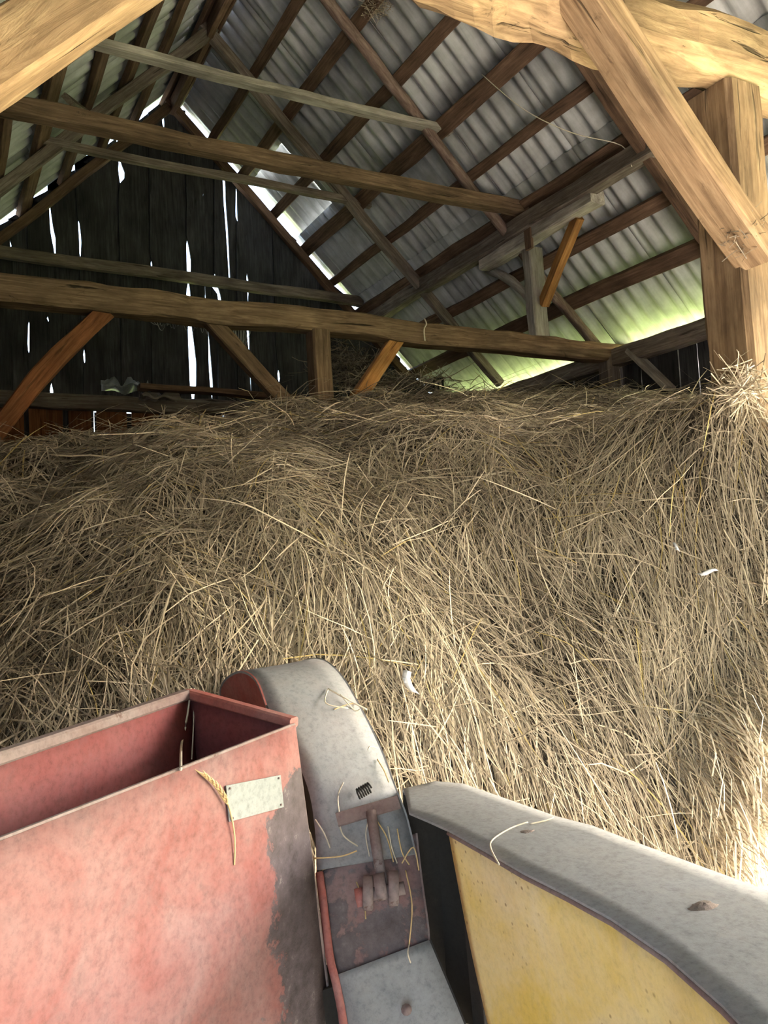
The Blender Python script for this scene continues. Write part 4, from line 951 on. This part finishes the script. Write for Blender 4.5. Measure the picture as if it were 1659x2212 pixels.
# plastic film and boards lying on the gable sill
def film(name, ctr, sx_, sy_, sz_, seed, mat, label, cat):
    rows = []
    for i in range(15):
        row = []
        for j in range(9):
            u, v = i/14-.5, j/8-.5
            nz_ = noise.noise((u*4+seed, v*3, seed)); row.append(ctr+Vector((u*sx_+0.05*noise.noise((v*5, seed, 1)), v*sy_, sz_*(0.5+nz_)*(1-1.6*abs(v)) )))
        rows.append(row)
    return tag(shell(name, rows, 0.003, mat, None, True), label, cat)
film('plastic_film', atY(272, 845, 9.75), 0.5, 0.25, 0.28, 3.3, 'plastic_film', 'crumpled clear plastic film lying on the gable sill', 'plastic film')
film('paper_sack', atY(345, 868, 9.7), 0.42, 0.2, 0.22, 8.1, 'wood_dusty', 'crumpled grey sack hanging over the gable sill', 'sack')
tag(timber('plank', atY(300, 835, 9.6), atY(640, 860, 9.6), 0.16, 0.06, 'wood_batten'), 'dark plank lying along the gable above the red boards', 'plank')
# dark metal frame and bar lying on the hay beside the rafter foot
mf = tag(empty('metal_frame', atY(946, 840, 7.4)), 'small dark rusty metal frame standing on the hay', 'metal frame')
q4 = [atY(938, 818, 7.4), atY(956, 818, 7.4), atY(957, 846, 7.4), atY(937, 846, 7.4)]
for a, b in zip(q4, q4[1:]+q4[:1]): timber('bar', a, b, 0.018, 0.018, 'dark_steel_and_shade', parent=mf, rough=0.001)
timber('bar', atY(947, 818, 7.4), atY(947, 846, 7.4), 0.014, 0.014, 'dark_steel_and_shade', parent=mf, rough=0.001)
tag(timber('board', atY(850, 856, 7.1), atY(928, 838, 7.1), 0.10, 0.07, 'dark_steel_and_shade'), 'blackened board lying on the hay next to the metal frame', 'board')
# wisps hanging on the big post and dark hay clump behind the middle post
def wisp(name, ctr, rad, n, seed, label, cat, mat='straw', lo=.1, hi=.3, wd=.004, tone=(.2, .8), vertical=0.2):
    g = np.random.default_rng(seed); K = 4; V, T_ = [], []
    for k in range(n):
        p = np.array(ctr)+g.normal(0, 1, 3)*np.array(rad)*0.55; d = g.normal(0, 1, 3); d[2] *= vertical+0.3; d /= np.linalg.norm(d)
        L = g.uniform(lo, hi); b = np.cross(d, g.normal(0, 1, 3)); b /= np.linalg.norm(b); cv = np.cross(d, b)*L*g.normal(0, .12)
        for s_ in np.linspace(-.5, .5, K):
            c_ = p+d*L*s_+cv*(4*s_*s_); V += [c_+b*wd/2, c_-b*wd/2]; T_ += [0]*0+[k, k]
    tn = g.uniform(tone[0], tone[1], n); V = np.array(V); c0 = V.mean(0); V = V-c0
    F = [(k*2*K+q*2, k*2*K+q*2+1, k*2*K+q*2+3, k*2*K+q*2+2) for k in range(n) for q in range(K-1)]
    me = mesh(name, V.tolist(), F); at = me.attributes.new('tone', 'FLOAT', 'POINT'); at.data.foreach_set('value', tn[np.array(T_)].astype(np.float32))
    return tag(link(name, me, mat, None, Matrix.Translation(Vector(c0))), label, cat, None, 'stuff')
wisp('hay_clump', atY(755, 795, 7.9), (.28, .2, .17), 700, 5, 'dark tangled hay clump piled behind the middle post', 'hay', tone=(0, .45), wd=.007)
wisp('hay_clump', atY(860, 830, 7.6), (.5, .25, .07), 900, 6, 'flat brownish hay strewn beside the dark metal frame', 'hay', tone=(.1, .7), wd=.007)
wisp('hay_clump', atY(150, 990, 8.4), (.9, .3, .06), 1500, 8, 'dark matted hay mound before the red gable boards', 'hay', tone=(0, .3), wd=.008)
wisp('hay_wisp', atY(1600, 835, 2.15), (.08, .05, .06), 150, 7, 'loose hay wisps clinging to the big post', 'hay', lo=.08, hi=.24, tone=(.3, .95), vertical=.7, wd=.004)
wisp('bird_nest', atY(815, 14, 6.3), (.10, .10, .05), 260, 12, 'old straw bird nest stuck on the roof batten by the pole rafter', 'bird nest', lo=.06, hi=.16, tone=(.3, .7), wd=.004)
wisp('bird_nest', atY(1612, 505, 2.16), (.07, .05, .05), 260, 13, 'grey cobwebbed straw lump where the wide brace meets the big post', 'straw', lo=.04, hi=.12, tone=(.05, .5), wd=.003)
